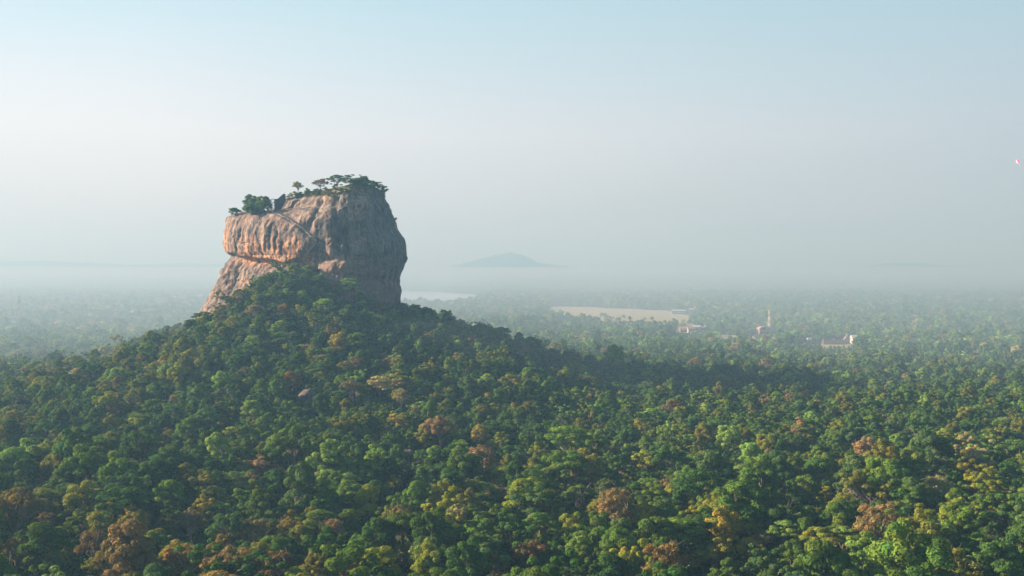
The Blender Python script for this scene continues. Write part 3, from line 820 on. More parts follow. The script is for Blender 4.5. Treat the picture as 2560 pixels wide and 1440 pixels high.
# boulders
def boulder_mesh(rx, ry, rz, seed):
    th = np.linspace(0, 2 * math.pi, 72, endpoint=False); ph = np.linspace(-.5, math.pi / 2 - .03, 34)
    P_, T_ = np.meshgrid(ph, th, indexing='ij')
    x, y, z = np.cos(P_) * np.cos(T_), np.cos(P_) * np.sin(T_), np.sin(P_)
    d = 1 + .22 * fbm(x * 1.3 + seed, y * 1.3, z * 1.3, s=seed, o=4)
    x, y, z = x * d * rx, y * d * ry, z * d * rz * (1 - .25 * smooth(0.1, 1, x))
    st = fbm(x / 1.1, y / 1.1, z / 5, s=seed + 3); c = np.empty(x.shape + (3,)); c[:] = (.12, .09, .078)
    c = lerp(c, (.17, .13, .105), smooth(0, .35, st)); c = lerp(c, (.05, .05, .05), smooth(.05, .4, -st))
    v = np.stack([x, y, z], -1).reshape(-1, 3); nw_ = 72
    a = (np.arange(33)[:, None] * nw_ + np.arange(nw_)[None]).ravel(); b_ = (np.arange(33)[:, None] * nw_ + ((np.arange(nw_) + 1) % nw_)[None]).ravel()
    f = np.stack([a, b_, b_ + nw_, a + nw_], -1)
    v = np.vstack([v, [v[-nw_:].mean(0)]]); top = 33 * nw_
    cp_ = np.stack([top + np.arange(nw_), top + (np.arange(nw_) + 1) % nw_, np.full(nw_, len(v) - 1)], -1)
    return mesh_np('boulder', v, [f, cp_], [ROCKMAT], True, {'col': np.vstack([c.reshape(-1, 3), [[.12, .09, .078]]])})
for k, (p, rr, h, lab) in enumerate(BOULD):
    o = link('boulder', boulder_mesh(rr, rr * .8, h * .75 + 2.5, 200 + k), None, (p.x, p.y, p.z)); tag(o, lab, 'boulder', 'boulders among the trees')

# ------------------------------------------------------------------ the rest of the forest: one object
protocol = bpy.data.collections.new('forest_variants')
pid, n_ = {}, 0
for lod in ('near', 'far'):
    for k in NVAR:
        for c_, d_ in enumerate(PROTO[k]):
            o = bpy.data.objects.new('tree_variant_%03d' % n_, d_[lod]); protocol.objects.link(o); pid[(lod, k, c_)] = n_; n_ += 1
# groves: sixty-metre patches of small crowns for the far plain
for g_ in range(4):
    r_ = np.random.default_rng(700 + g_); V, F, A = [], [], []; b0 = 0
    for a in np.arange(-33, 34, 9.0):
        for c_ in np.arange(-33, 34, 9.0):
            k = kinds[r_.choice(5, p=kp)]
            v, f, var, _ = crown_arrays(k, int(r_.integers(1e6)), 46, 3.2)
            s = r_.uniform(.65, 1.25); v = v * s + np.array([a + r_.uniform(-3.5, 3.5), c_ + r_.uniform(-3.5, 3.5), r_.uniform(-1.5, .5)])
            cc = np.array(TINT[TN[r_.choice(14, p=np.array([3, 3, 2, 1.7, .6, 2, .3, .0, 0, .0, 0, .9, .5, .7]) / 14.7)]]) / np.array(TINT['green'])
            V.append(v); F.append(f + b0); A.append(np.clip(var * (.5 + .5 * cc), .2, 3)); b0 += len(v)
    o = bpy.data.objects.new('tree_variant_%03d' % n_, mesh_np('grove', np.vstack(V), np.vstack(F), [FOL], False, {'leafvar': np.vstack(A)}))
    protocol.objects.link(o); pid[('grove', g_)] = n_; n_ += 1
FP, FI, FS, FR, FT = [], [], [], [], []
for i in order:
    if i in sset: continue
    x, y, px, py, kind, tn, s = wild[i]
    lod = 'near' if y < 1050 else 'far'
    FP.append((x, y)); FI.append(pid[(lod, kind, int(rng.integers(NVAR[kind])))]); zs = rng.uniform(.9, 1.18)
    FS.append((s * 1.05, s * 1.05, s * zs) if y < 1000 else (s * 1.2, s * 1.2, s * zs * 1.05)); FR.append(rng.uniform(0, 6.283)); FT.append([q * (1 + .35 * float(smooth(850, 1300, y))) for q in tinted(tn, rng)])  # crowns lightened with distance, haze paleness put into their tint
under_pts = jitter_points(235, 900, 6.4)
ku = ~in_rock(under_pts[:, 0], under_pts[:, 1])
for P in CLEAR: ku &= ~inside(P, under_pts[:, 0], under_pts[:, 1])
for x_, y_, r_ in [(p.x, p.y, rr * 1.05) for p, rr, h, lab in BOULD]: ku &= (under_pts[:, 0] - x_) ** 2 + (under_pts[:, 1] - y_) ** 2 > r_ * r_
for x, y in under_pts[ku]:
    s = rng.uniform(.34, .6); kind = ('round', 'broken')[int(rng.integers(2))]
    FP.append((x, y)); FI.append(pid[('far', kind, int(rng.integers(NVAR[kind])))]); FS.append((s * 1.1, s * 1.1, s)); FR.append(rng.uniform(0, 6.283)); FT.append(tinted(TN[int(rng.integers(3))], rng))
gp = []
yy = 3600.0
while yy < 15000:
    st = 58 if yy < 8000 else 95
    half = yy * .64; x = np.arange(-half, half, st); gp.append(np.column_stack([x + rng.uniform(-8, 8, len(x)), np.full(len(x), yy) + rng.uniform(-8, 8, len(x)), np.full(len(x), st / 58)])); yy += st
gp = np.vstack(gp); kk = np.ones(len(gp), bool)
for P in CLEAR: kk &= ~inside(P, gp[:, 0], gp[:, 1])
kk &= noise(gp[:, 0] / 300, gp[:, 1] / 300, s=77) > -.5
for x, y, s in gp[kk]:
    FP.append((x, y)); FI.append(pid[('grove', int(rng.integers(4)))]); FS.append((s, s, 1.0)); FR.append(rng.integers(4) * 1.5708 + rng.uniform(-.2, .2)); FT.append([q * 1.35 for q in tinted('green', rng, .3)])  # far groves lightened too, haze paleness put into the tint
FP = np.array(FP); fz = terrain(FP[:, 0], FP[:, 1])
fme = bpy.data.meshes.new('forest'); fme.vertices.add(len(FP)); fme.vertices.foreach_set('co', np.column_stack([FP, fz]).astype(np.float32).ravel())
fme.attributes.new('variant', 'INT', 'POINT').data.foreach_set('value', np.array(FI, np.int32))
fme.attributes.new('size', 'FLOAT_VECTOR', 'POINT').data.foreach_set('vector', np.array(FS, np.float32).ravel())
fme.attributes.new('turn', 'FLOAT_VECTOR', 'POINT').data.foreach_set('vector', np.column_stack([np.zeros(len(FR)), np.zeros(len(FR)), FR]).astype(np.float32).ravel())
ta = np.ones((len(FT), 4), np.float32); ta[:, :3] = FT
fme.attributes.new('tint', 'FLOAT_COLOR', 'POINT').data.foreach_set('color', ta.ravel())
forest = link('forest', fme); tag(forest, kind='stuff')
ng = bpy.data.node_groups.new('forest_scatter', 'GeometryNodeTree')
ng.interface.new_socket('Geometry', in_out='INPUT', socket_type='NodeSocketGeometry'); ng.interface.new_socket('Geometry', in_out='OUTPUT', socket_type='NodeSocketGeometry')
gi, go = ng.nodes.new('NodeGroupInput'), ng.nodes.new('NodeGroupOutput')
ip = ng.nodes.new('GeometryNodeInstanceOnPoints'); ci = ng.nodes.new('GeometryNodeCollectionInfo')
ci.inputs['Collection'].default_value = protocol; ci.inputs['Separate Children'].default_value = True; ci.inputs['Reset Children'].default_value = True
ip.inputs['Pick Instance'].default_value = True
def named(nm, dt):
    q = ng.nodes.new('GeometryNodeInputNamedAttribute'); q.data_type = dt; q.inputs['Name'].default_value = nm
    return next(s for s in q.outputs if s.enabled and s.name == 'Attribute')
er = ng.nodes.new('FunctionNodeEulerToRotation')
ng.links.new(gi.outputs[0], ip.inputs['Points']); ng.links.new(ci.outputs[0], ip.inputs['Instance'])
ng.links.new(named('variant', 'INT'), ip.inputs['Instance Index']); ng.links.new(named('size', 'FLOAT_VECTOR'), ip.inputs['Scale'])
ng.links.new(named('turn', 'FLOAT_VECTOR'), er.inputs[0]); ng.links.new(er.outputs[0], ip.inputs['Rotation'])
ng.links.new(ip.outputs[0], go.inputs[0])
md = forest.modifiers.new('scatter', 'NODES'); md.node_group = ng
print('forest points', len(FP), 'single', len(single))

# ------------------------------------------------------------------ plants on the rock
def plant(name, px, pb, w, h, kind, tint, label, cat, group, sink=.12, back=2.0):
    p, nn_ = rock_surface(px, pb)
    s = p.y / FPX
    e = empty(name, (p.x, p.y + back, p.z - h * s * sink), rng.uniform(0, 6.283))
    e.scale = (w * s / 10.2, w * s / 10.2, h * s * (1 + sink) / 12.2)
    pr = PROTO[kind][int(rng.integers(len(PROTO[kind])))]
    c = link('crown', pr['crown'], e); c['tint'] = tinted(tint, rng, .08)
    link('trunk', pr['trunk'], e)
    tag(e, label, cat, group); return e
GT, GB = 'trees on top of the rock', 'bushes growing on the rock'
for a in [
 ('tree', 586, 543, 40, 26, 'round', 'dark green', 'small dark wind-bent tree at the left end of the rock ledge', 'tree', GT, .15),
 ('tree', 625, 536, 54, 50, 'round', 'bluish green', 'bushy blue-green tree on the left rock ledge, left one of the pair', 'tree', GT, .6),
 ('tree', 657, 535, 50, 49, 'round', 'green', 'bushy green tree on the left rock ledge beside the dark wall', 'tree', GT, .6),
 ('tree', 743, 492, 32, 42, 'feathery', 'pale grey', 'thin pale nearly leafless tree standing alone on the summit', 'tree', GT, .0),
 ('tree', 801, 478, 46, 34, 'feathery', 'greyish brown', 'grey-brown leafless-looking tree on the summit beside the tallest green one', 'tree', GT, .1),
 ('tree', 842, 473, 50, 36, 'umbrella', 'bluish green', 'tallest layered green tree on the summit', 'tree', GT, .15),
 ('tree', 876, 470, 58, 32, 'broken', 'dark green', 'dark spreading tree on the summit right of the tallest one', 'tree', GT, .5),
 ('tree', 906, 467, 50, 28, 'round', 'dark green', 'low dark tree near the right end of the summit', 'tree', GT, .5),
 ('tree', 946, 488, 38, 32, 'broken', 'green', 'tree leaning out over the right shoulder of the summit', 'tree', GT, .3),
 ('bush', 640, 536, 70, 34, 'round', 'dark green', 'dark bush filling the gap between the two bushy trees on the rock ledge', 'bush', GB, .5),
 ('bush', 767, 494, 24, 24, 'round', 'green', 'round green bush on the summit right of the pale thin tree', 'bush', GB, .5),
 ('bush', 852, 494, 52, 32, 'broken', 'dark green', 'large dark bush hanging over the cliff edge under the summit trees', 'bush', GB, .4),
 ('bush', 826, 488, 40, 20, 'broken', 'olive', 'olive bush on the cliff edge left of the large dark hanging bush', 'bush', GB, .4),
 ('bush', 792, 491, 48, 19, 'round', 'bluish green', 'low bush on the summit rim between round bush and olive bush', 'bush', GB, .4),
 ('bush', 728, 500, 40, 19, 'broken', 'olive', 'low olive bush on the summit rim right of the dark wall', 'bush', GB, .4),
 ('bush', 748, 496, 36, 17, 'round', 'dark green', 'low dark bush under the pale thin tree on the summit', 'bush', GB, .4),
 ('bush', 900, 472, 66, 22, 'broken', 'dark green', 'wide dark bush on the summit rim above the pale cliff patch', 'bush', GB, .5),
 ('bush', 932, 475, 44, 24, 'round', 'dark green', 'dark round bush on the summit rim left of the leaning tree', 'bush', GB, .5),
 ('bush', 955, 502, 22, 24, 'round', 'yellow-green', 'yellow-green bush on the right shoulder of the summit', 'bush', GB, .3),
 ('bush', 986, 556, 12, 12, 'broken', 'dark green', 'tiny bush clinging to the right edge of the cliff', 'bush', GB),
 ('bush', 922, 628, 44, 12, 'round', 'olive', 'low bush on the dark ledge across the cliff', 'bush', GB, .4),
 ('bush', 966, 632, 30, 10, 'round', 'green', 'small green bush on the same cliff ledge, nearer its right end', 'bush', GB, .4),
 ('bush', 900, 676, 40, 12, 'broken', 'greyish brown', 'brownish bush on the lower shelf of the cliff', 'bush', GB, .4),
 ('bush', 548, 740, 26, 16, 'broken', 'green', 'green bush in a cleft of the sloping left foot of the rock', 'bush', GB, .4),
 ('bush', 838, 505, 16, 12, 'broken', 'dark green', 'dark tuft in the gully below the large hanging bush', 'bush', GB, .4),
]: plant(*a)

# ------------------------------------------------------------------ wall, stair tower, stairway and visitors on the rock
WALL = plain('dark_brick', (0.060, 0.062, 0.070), .95, .25, .8)
STEEL = plain('grey_steel', (0.16, 0.17, 0.18), .6, .15, 1)
STONE = plain('pale_stone_steps', (0.30, 0.26, 0.22), .95, .2, 1)
pw, _ = rock_surface(695, 527); ywall = pw.y + 1.0
poly = [(686, 498), (693, 498), (708, 485), (712, 485), (713, 503), (704, 518), (700, 530), (686, 532)]
mb = MB(); f_ = [at_y(a, c, ywall) for a, c in poly]; k = len(f_)
b_ = [Vector((p.x, p.y + 2.6, p.z)) for p in f_]
mb.add(f_ + b_, [tuple(reversed(range(k))), tuple(range(k, 2 * k))] + [(i, (i + 1) % k, k + (i + 1) % k, k + i) for i in range(k)])
wall = empty('wall', f_[0]); wo = mb.build('brickwork', WALL, wall); wo.matrix_parent_inverse = Matrix.Translation(-f_[0])
mb = MB(); cs_ = [at_y(a, c, ywall) for a, c in poly[:4]]
for a, c in zip(cs_[:-1], cs_[1:]):
    mb.tube([a + Vector((0, 1.3, .12)), c + Vector((0, 1.3, .12))], .28, 4)
wo = mb.build('coping', STONE, wall); wo.matrix_parent_inverse = Matrix.Translation(-f_[0])
tag(wall, 'dark brick wall stepping up from the ledge to the summit', 'wall')
st0 = at_y(681.5, 531, ywall); tower = empty('stair_tower', st0)
sc_ = ywall / FPX
for dx in (-1.5, 1.5):
    for dy in (0, 2.2):
        mb = MB(); mb.box((dx, dy, 5.0), (.3, .3, 11.0)); mb.build('post', STEEL, tower)
for z_ in (2.2, 5.2, 8.2, 10.4):
    mb = MB(); mb.box((0, 1.1, z_), (3.6, 2.8, .28)); mb.box((0, -.2, z_ + 1.0), (3.6, .1, .12)); mb.build('landing', STEEL, tower)
for z_ in (0, 3.0, 6.0):
    mb = MB(); mb.tube([(-1.3 if z_ != 3 else 1.3, .4, z_ - .4), (1.3 if z_ != 3 else -1.3, .4, z_ + 2.2)], .25, 4); mb.build('stair_flight', STEEL, tower)
tag(tower, 'grey steel stair tower against the dark wall on the ledge', 'stair tower')
path = [(684, 531), (700, 536), (716, 544), (732, 553), (746, 562), (760, 574), (774, 586), (788, 600), (792, 606)]
Pp = []
for (a0, c0), (a1, c1) in zip(path[:-1], path[1:]):
    for t in np.linspace(0, 1, 4, endpoint=False):
        p, nn_ = rock_surface(a0 + (a1 - a0) * t, c0 + (c1 - c0) * t); Pp.append((p, nn_))
mb = MB(); mr = MB()
for (p, n1), (q, n2) in zip(Pp[:-1], Pp[1:]):
    m_ = (p + q) / 2; n0 = Vector((n1.x, n1.y, 0)).normalized(); m_ = m_ + n0 * .5
    d_ = q - p; mb.box((m_.x, m_.y, m_.z), (max(.8, Vector((d_.x, d_.y)).length + .3), 2.2, .5), math.atan2(d_.y, d_.x))
    mr.tube([p + n0 * 1.5 + Vector((0, 0, 1.2)), q + n0 * 1.5 + Vector((0, 0, 1.2))], .07, 4)
    mr.tube([p + n0 * 1.5, p + n0 * 1.5 + Vector((0, 0, 1.2))], .06, 4)
stair = mb.build('stairway', STONE, rock); rail = mr.build('railing', STEEL, stair)
lo = [(790, 606), (782, 616), (774, 626), (766, 636), (758, 645)]
mb = MB(); L_ = [rock_surface(a0 + (a1 - a0) * t, c0 + (c1 - c0) * t) for (a0, c0), (a1, c1) in zip(lo[:-1], lo[1:]) for t in (0, .5)]
mb.tube([p + Vector((n1.x, n1.y, 0)).normalized() * .3 for p, n1 in L_], .55, 5)
mb.build('walkway', STONE, rock)

def person_mesh():
    J = [(0, 0, .95), (0, 0, 1.2), (0, 0, 1.42), (0, 0, 1.52), (0, -.02, 1.66), (.18, 0, 1.40), (.25, .02, 1.12), (.24, -.08, .86), (-.18, 0, 1.40), (-.25, .02, 1.12), (-.24, -.08, .86),
         (.10, 0, .88), (.12, -.04, .48), (.12, .05, .07), (.12, -.12, .04), (-.10, 0, .88), (-.12, .05, .48), (-.12, .10, .07), (-.12, -.06, .04)]
    E = [(0, 1), (1, 2), (2, 3), (3, 4), (2, 5), (5, 6), (6, 7), (2, 8), (8, 9), (9, 10), (0, 11), (11, 12), (12, 13), (13, 14), (0, 15), (15, 16), (16, 17), (17, 18)]
    rad = [.15, .14, .16, .06, .105, .07, .05, .035, .07, .05, .035, .10, .07, .05, .04, .10, .07, .05, .04]
    me = bpy.data.meshes.new('body_cage'); me.from_pydata(J, E, []); o = bpy.data.objects.new('body_cage', me); COL.objects.link(o)
    md = o.modifiers.new('skin', 'SKIN'); o.modifiers.new('sub', 'SUBSURF').levels = 1
    if not me.skin_vertices: 
        bpy.context.view_layer.objects.active = o
    for v, r_ in zip(me.skin_vertices[0].data, rad): v.radius = (r_, r_)
    me.skin_vertices[0].data[0].use_root = True
    dg = bpy.context.evaluated_depsgraph_get(); ev = o.evaluated_get(dg)
    out = bpy.data.meshes.new_from_object(ev); bpy.data.objects.remove(o); return out
try:
    PM = person_mesh()
except Exception as ex:
    print('skin failed', ex)
    mb = MB(); mb.tube([(0, 0, 0), (0, 0, .5), (0, 0, .95), (0, 0, 1.4), (0, 0, 1.5), (0, 0, 1.62), (0, 0, 1.75)], [.1, .13, .16, .2, .06, .11, .06], 8); PM = mb.mesh('body', None, True)
def cloth_mat(name, shirt, legs):
    m, n, l, b = new_mat(name)
    co = N(n, 'ShaderNodeTexCoord'); se = N(n, 'ShaderNodeSeparateXYZ'); l.new(co.outputs['Object'], se.inputs[0])
    cr = N(n, 'ShaderNodeValToRGB'); cr.color_ramp.interpolation = 'CONSTANT'
    mr_ = N(n, 'ShaderNodeMath', operation='DIVIDE'); l.new(se.outputs[2], mr_.inputs[0]); mr_.inputs[1].default_value = 2.0
    l.new(mr_.outputs[0], cr.inputs[0]); e = cr.color_ramp.elements
    e[0].position = 0; e[0].color = (*legs, 1); e[1].position = .47; e[1].color = (*shirt, 1)
    q = e.new(.735); q.color = (.28, .16, .10, 1); q = e.new(.845); q.color = (.02, .016, .014, 1)
    l.new(cr.outputs[0], b.inputs['Base Color']); b.inputs['Roughness'].default_value = .9
    return m
SH = [('white', (.75, .74, .72)), ('pink', (.65, .25, .28)), ('blue', (.10, .18, .40)), ('dark', (.05, .05, .06))]
PMS = []
for nm, c in SH:
    q = PM.copy(); q.materials.clear(); q.materials.append(cloth_mat('clothes_' + nm, c, (.06, .06, .09))); PMS.append(q)
VIS = [(716, 496, 3, 'dark-clad visitor standing on the summit edge right of the dark wall'), (722, 495, 2, 'blue-shirted visitor on the summit edge, second to the right of the dark wall'),
       (681, 529, 1, 'pink-shirted visitor at the foot of the stair tower'), (684, 534, 0, 'white-shirted visitor on the top step of the rock stairway below the tower'), (733, 553, 0, 'white-shirted visitor halfway down the rock stairway, upper of two'),
       (742, 559, 0, 'white-shirted visitor halfway down the rock stairway, lower of two'), (756, 571, 1, 'pink-shirted visitor on the rock stairway below the two white-shirted ones'), (783, 596, 0, 'white-shirted visitor near the lower end of the rock stairway')]
for a, c, k, lab in VIS:
    p, nn_ = rock_surface(a, c); n0 = Vector((nn_.x, nn_.y, 0)).normalized()
    o = link('person', PMS[k], None, p + n0 * (.5 if c > 500 else -.4) + Vector((0, 0, .25))); o.rotation_euler = (0, 0, rng.uniform(0, 6.28))
    tag(o, lab, 'person', 'visitors on the rock')

# ------------------------------------------------------------------ buildings, towers and palms of the plain
WHITE = plain('white_render', (.42, .40, .37), .9, .08, .4)
CREAM = plain('cream_render', (.40, .31, .21), .9, .12, .4)
PINK = plain('pink_render', (.36, .22, .20), .9, .10, .4)
TILE = plain('clay_tiles', (.42, .24, .19), .9, .25, .6)
SHEETM = plain('pale_roof_sheet', (.45, .45, .44), .6, .1, .4)
GLASS = plain('dark_window', (.05, .06, .07), .3, .1, 1)
def house(p, w, d, h, rz, wallm, roofm, label, pitch=.35, storeys=1, nwin=4, flat=False):
    e = empty('house', p, rz)
    mb = MB(); mb.box((0, 0, h / 2 - .5), (w, d, h + 1)); mb.build('wall', wallm, e)
    mb = MB(); o_ = .7; rh = d * pitch
    if flat: mb.box((0, 0, h + .25), (w + 2 * o_, d + 2 * o_, .5))
    else:
        v = [(-w / 2 - o_, -d / 2 - o_, h - .1), (w / 2 + o_, -d / 2 - o_, h - .1), (w / 2 + o_, d / 2 + o_, h - .1), (-w / 2 - o_, d / 2 + o_, h - .1), (-w / 2 - o_, 0, h + rh), (w / 2 + o_, 0, h + rh)]
        mb.add(v, [(0, 1, 5, 4), (2, 3, 4, 5), (1, 2, 5), (3, 0, 4), (3, 2, 1, 0)])
    mb.build('roof', roofm, e)
    for s_ in range(storeys):
        zc = (s_ + .55) * h / storeys
        for i in range(nwin):
            xw = -w / 2 + (i + .5) * w / nwin
            if s_ == 0 and i == nwin // 2:
                mb = MB(); mb.box((xw, -d / 2 - .03, 1.1), (1.2, .12, 2.2)); mb.build('door', GLASS, e); continue
            mb = MB(); mb.box((xw, -d / 2 - .03, zc), (w / nwin * .5, .12, h / storeys * .42)); mb.build('window', GLASS, e)
    tag(e, label, 'house', 'houses on the plain'); return e
def up(p, dz): return Vector((p.x, p.y, p.z + dz))
RISE = 5.0
house(up(P_LONG, RISE * 0), 27, 9, 7.5, -.12, WHITE, SHEETM, 'long white two-storey building with a pale roof at the right end of the dry field', .22, 2, 7)
house(P_PINK, 8, 8, 10, -.1, PINK, TILE, 'narrow tall pink house right of the long white building', .4, 3, 2)
house(P_CLUST[0], 9, 7, 7, .1, WHITE, TILE, 'white tiled house nearest in the cluster below the dry field', .4, 2, 3)
house(P_CLUST[1], 17, 8, 7, -.15, CREAM, SHEETM, 'low cream house with long pale roof right of the white tiled house', .3, 1, 5)
house(P_CLUST[2], 10, 6, 5, .05, CREAM, TILE, 'small cream house left of the white tiled house', .4, 1, 3)
house(P_SMALL, 4.5, 4.5, 6, .2, WHITE, SHEETM, 'tiny white house between trees left of the cream compound', .4, 1, 2)
house(P_PINKL, 11, 9, 20, .1, PINK, TILE, 'tall pale pink building in the mist at the left edge', .3, 5, 3)
for k_, (a_, c_, w_, lab) in enumerate([(498, 741, 22, 'pale roofed long shed in the mist left of the rock foot'), (233, 725, 20, 'pale roofed long shed in the mist far to the left'), (2244, 731, 22, 'bright roofed long shed far out on the hazy plain to the right'), (1862, 724, 20, 'pale roofed shed far out beyond the mast'), (1207, 793, 9, 'tiny white house amid trees left of the dry field'), (2135, 846, 6, 'tiny white house behind the cream compound')]):
    p = ground_hit(a_, c_, 10); house(up(p, 5), w_, 10, 6, 0, WHITE, SHEETM, lab, .3, 1, 4)
# house with a barrel roof beside the mast
e = empty('house', P_ARCH, .15); w_, d_, h_ = 15, 10, 8
mb = MB(); mb.box((0, 0, h_ / 2 - .5), (w_, d_, h_ + 1)); mb.build('wall', PINK, e)
mb = MB(); K = 12; v = []
for yy_ in (-d_ / 2 - .8, d_ / 2 + .8):
    v += [((w_ / 2 + .7) * -math.cos(math.pi * i / K), yy_, h_ + 4.6 * math.sin(math.pi * i / K)) for i in range(K + 1)]
mb.add(v, [(i, i + 1, K + 2 + i, K + 1 + i) for i in range(K)] + [tuple(range(K, -1, -1)), tuple(range(K + 1, 2 * K + 2))]); mb.build('roof', PINK, e)
mb = MB(); mb.box((-1.5, -d_ / 2 - .85, h_ + 1.2), (5.0, .15, 2.6)); mb.build('window', GLASS, e)
for i in (-1, 0, 1):
    mb = MB(); mb.box((i * 4.4, -d_ / 2 - .04, 3.6), (2, .12, 2.6)); mb.build('window', GLASS, e)
tag(e, 'pink house with a rounded barrel roof at the foot of the mast', 'house', 'houses on the plain')
# walled cream compound with stepped white shrine
e = empty('compound_wall', P_TEMPLE, -.05)
mb = MB(); mb.box((0, 0, 3.2), (26, .8, 6.4)); mb.build('front_wall', CREAM, e)
for s_ in (-12.6, 0, 12.6):
    mb = MB(); mb.box((s_, 0, 3.6), (1.2, 1.3, 7.4)); mb.tube([(s_, 0, 7.3), (s_, 0, 8.3)], [.75, .1], 6); mb.build('pillar', CREAM, e)
mb = MB(); mb.box((0, 0, 6.6), (26.4, 1.2, .4)); mb.build('coping', TILE, e)
tag(e, 'cream wall with pillars in a clearing right of the mast', 'wall')
e = empty('shrine', P_WHITE, -.1); e.scale = (.75, .75, .72)
for i, (q, hh) in enumerate([(9, 9), (7, 3), (5, 2.6), (3, 2.4)]):
    z0 = sum([9, 3, 2.6, 2.4][:i]) - 1
    mb = MB(); mb.box((1.2 * i * .5, 0, z0 + hh / 2), (q, q, hh)); mb.box((1.2 * i * .5, 0, z0 + hh + .12), (q + .7, q + .7, .24)); mb.build('tier', WHITE, e)
mb = MB(); mb.tube([(1.8, 0, 16), (1.8, 0, 17.2), (1.8, 0, 20.5)], [1.2, .7, .06], 8); mb.build('finial', CREAM, e)
mb = MB(); mb.box((0, -4.53, 2.2), (1.8, .14, 3.6)); mb.build('door', GLASS, e)
tag(e, 'bright white stepped shrine at the right end of the cream wall', 'shrine')

RED = plain('red_mast_paint', (.36, .29, .24), .7, .1, 1); MW = plain('white_mast_paint', (.58, .54, .46), .7, .06, 1)
def mast(p, H, w0, w1, rz, label, nsec=7):
    e = empty('lattice_mast', p, rz)
    hw = lambda z: (w0 + (w1 - w0) * z / H) / 2
    for k in range(nsec):
        za, zb = H * k / nsec, H * (k + 1) / nsec; mb = MB()
        zs_ = np.linspace(za, zb, 4)
        for a in range(4):
            sx, sy = (-1, 1, 1, -1)[a], (-1, -1, 1, 1)[a]; tx_, ty_ = (1, 1, -1, -1)[a], (-1, 1, 1, -1)[a]
            mb.tube([(sx * hw(za), sy * hw(za), za), (sx * hw(zb), sy * hw(zb), zb)], .22, 4)
            for u_, v_2 in zip(zs_[:-1], zs_[1:]):
                mb.tube([(sx * hw(u_), sy * hw(u_), u_), (tx_ * hw(v_2), ty_ * hw(v_2), v_2)], .13, 4); mb.tube([(tx_ * hw(u_), ty_ * hw(u_), u_), (sx * hw(v_2), sy * hw(v_2), v_2)], .13, 4)
                mb.tube([(sx * hw(u_), sy * hw(u_), u_), (tx_ * hw(u_), ty_ * hw(u_), u_)], .11, 4)
        mb.build('mast_section', (MW, RED)[k % 2], e)
    mb = MB(); mb.box((0, 0, H), (w1 + 1.6, w1 + 1.6, .3)); mb.build('platform', MW, e)
    for k in range(6):
        a = k * math.pi / 3; mb = MB(); q = Vector((math.cos(a), math.sin(a), 0)) * (w1 / 2 + .7)
        mb.box((q.x, q.y, H - 1.2), (.5, .5, 2.6), a); mb.build('antenna', WHITE, e)
    mb = MB(); mb.tube([(0, -w1 / 2 - .3, H - 5), (0, -w1 / 2 - .9, H - 5)], [.9, .9], 12); mb.build('dish', WHITE, e)
    mb = MB(); mb.tube([(0, 0, H), (0, 0, H + 3)], .1, 4); mb.build('spike', MW, e)
    tag(e, label, 'mast', 'lattice masts on the plain'); return e
def mast_height(px, pt, p): return CAM_Z + ray(px, pt)[2] * p.y - p.z
mast(P_MAST, mast_height(1925, 775, P_MAST), 3.4, 2.2, .4, 'red and white lattice mast rising from the hazy forest right of the dry field')
mast(P_MASTL, mast_height(49, 741, P_MASTL), 3.8, 2.2, .2, 'red and white lattice mast in the mist at the far left')

def palm_meshes(seed):
    r_ = np.random.default_rng(seed); H = 15.0
    mb = MB(); lean = Vector((r_.normal() * .9, r_.normal() * .9, 0))
    pth = [Vector((0, 0, -1)), Vector((0, 0, 4)) + lean * .15, Vector((0, 0, 9)) + lean * .5, Vector((0, 0, H)) + lean]
    mb.tube(pth, [.34, .27, .22, .18], 7); tr = mb.mesh('trunk', BARK, True)
    V, F = [], []
    for k in range(20):
        a = k * 2.399 + r_.normal() * .1; el = r_.uniform(-.25, 1.15); L = r_.uniform(3.4, 4.6)
        dx, dy = math.cos(a), math.sin(a); pr_ = None
        for j in range(9):
            t = j / 8; rr = L * t * math.cos(el) ; zz = L * t * math.sin(el) - 2.6 * t * t * (1.1 - .3 * el)
            c = pth[-1] + Vector((dx * rr, dy * rr, zz)); wdt = .75 * math.sin(math.pi * min(1, .15 + t * .85)) + .08
            a_, b_2 = c + Vector((-dy * wdt, dx * wdt, -.35 * wdt)), c + Vector((dy * wdt, -dx * wdt, -.35 * wdt))
            i = len(V); V += [tuple(a_), tuple(c), tuple(b_2)]
            if j: F += [(i - 3, i - 2, i + 1, i), (i - 2, i - 1, i + 2, i + 1)]
    cv = np.array(V); return mesh_np('crown', cv, np.array(F), [FOL], False, {'leafvar': np.clip(np.ones((len(cv), 3)) * r_.uniform(.8, 1.2, (len(cv), 1)), .3, 2)}), tr
PALM = [palm_meshes(s_) for s_ in (1, 2, 3)]
palm_at = [(1384, 800), (1480, 812), (1497, 818), (1523, 812), (1546, 815), (1563, 803), (1574, 807), (1578, 815), (1590, 812), (1604, 808), (1612, 807), (1624, 811), (1634, 816), (1650, 820), (1662, 821), (1683, 808), (1676, 822), (1759, 808), (1768, 800), (1778, 806), (1789, 812), (1801, 806), (1813, 811), (1822, 803), (1838, 809), (1851, 815), (1866, 807), (1756, 822), (1846, 800), (1880, 818)]
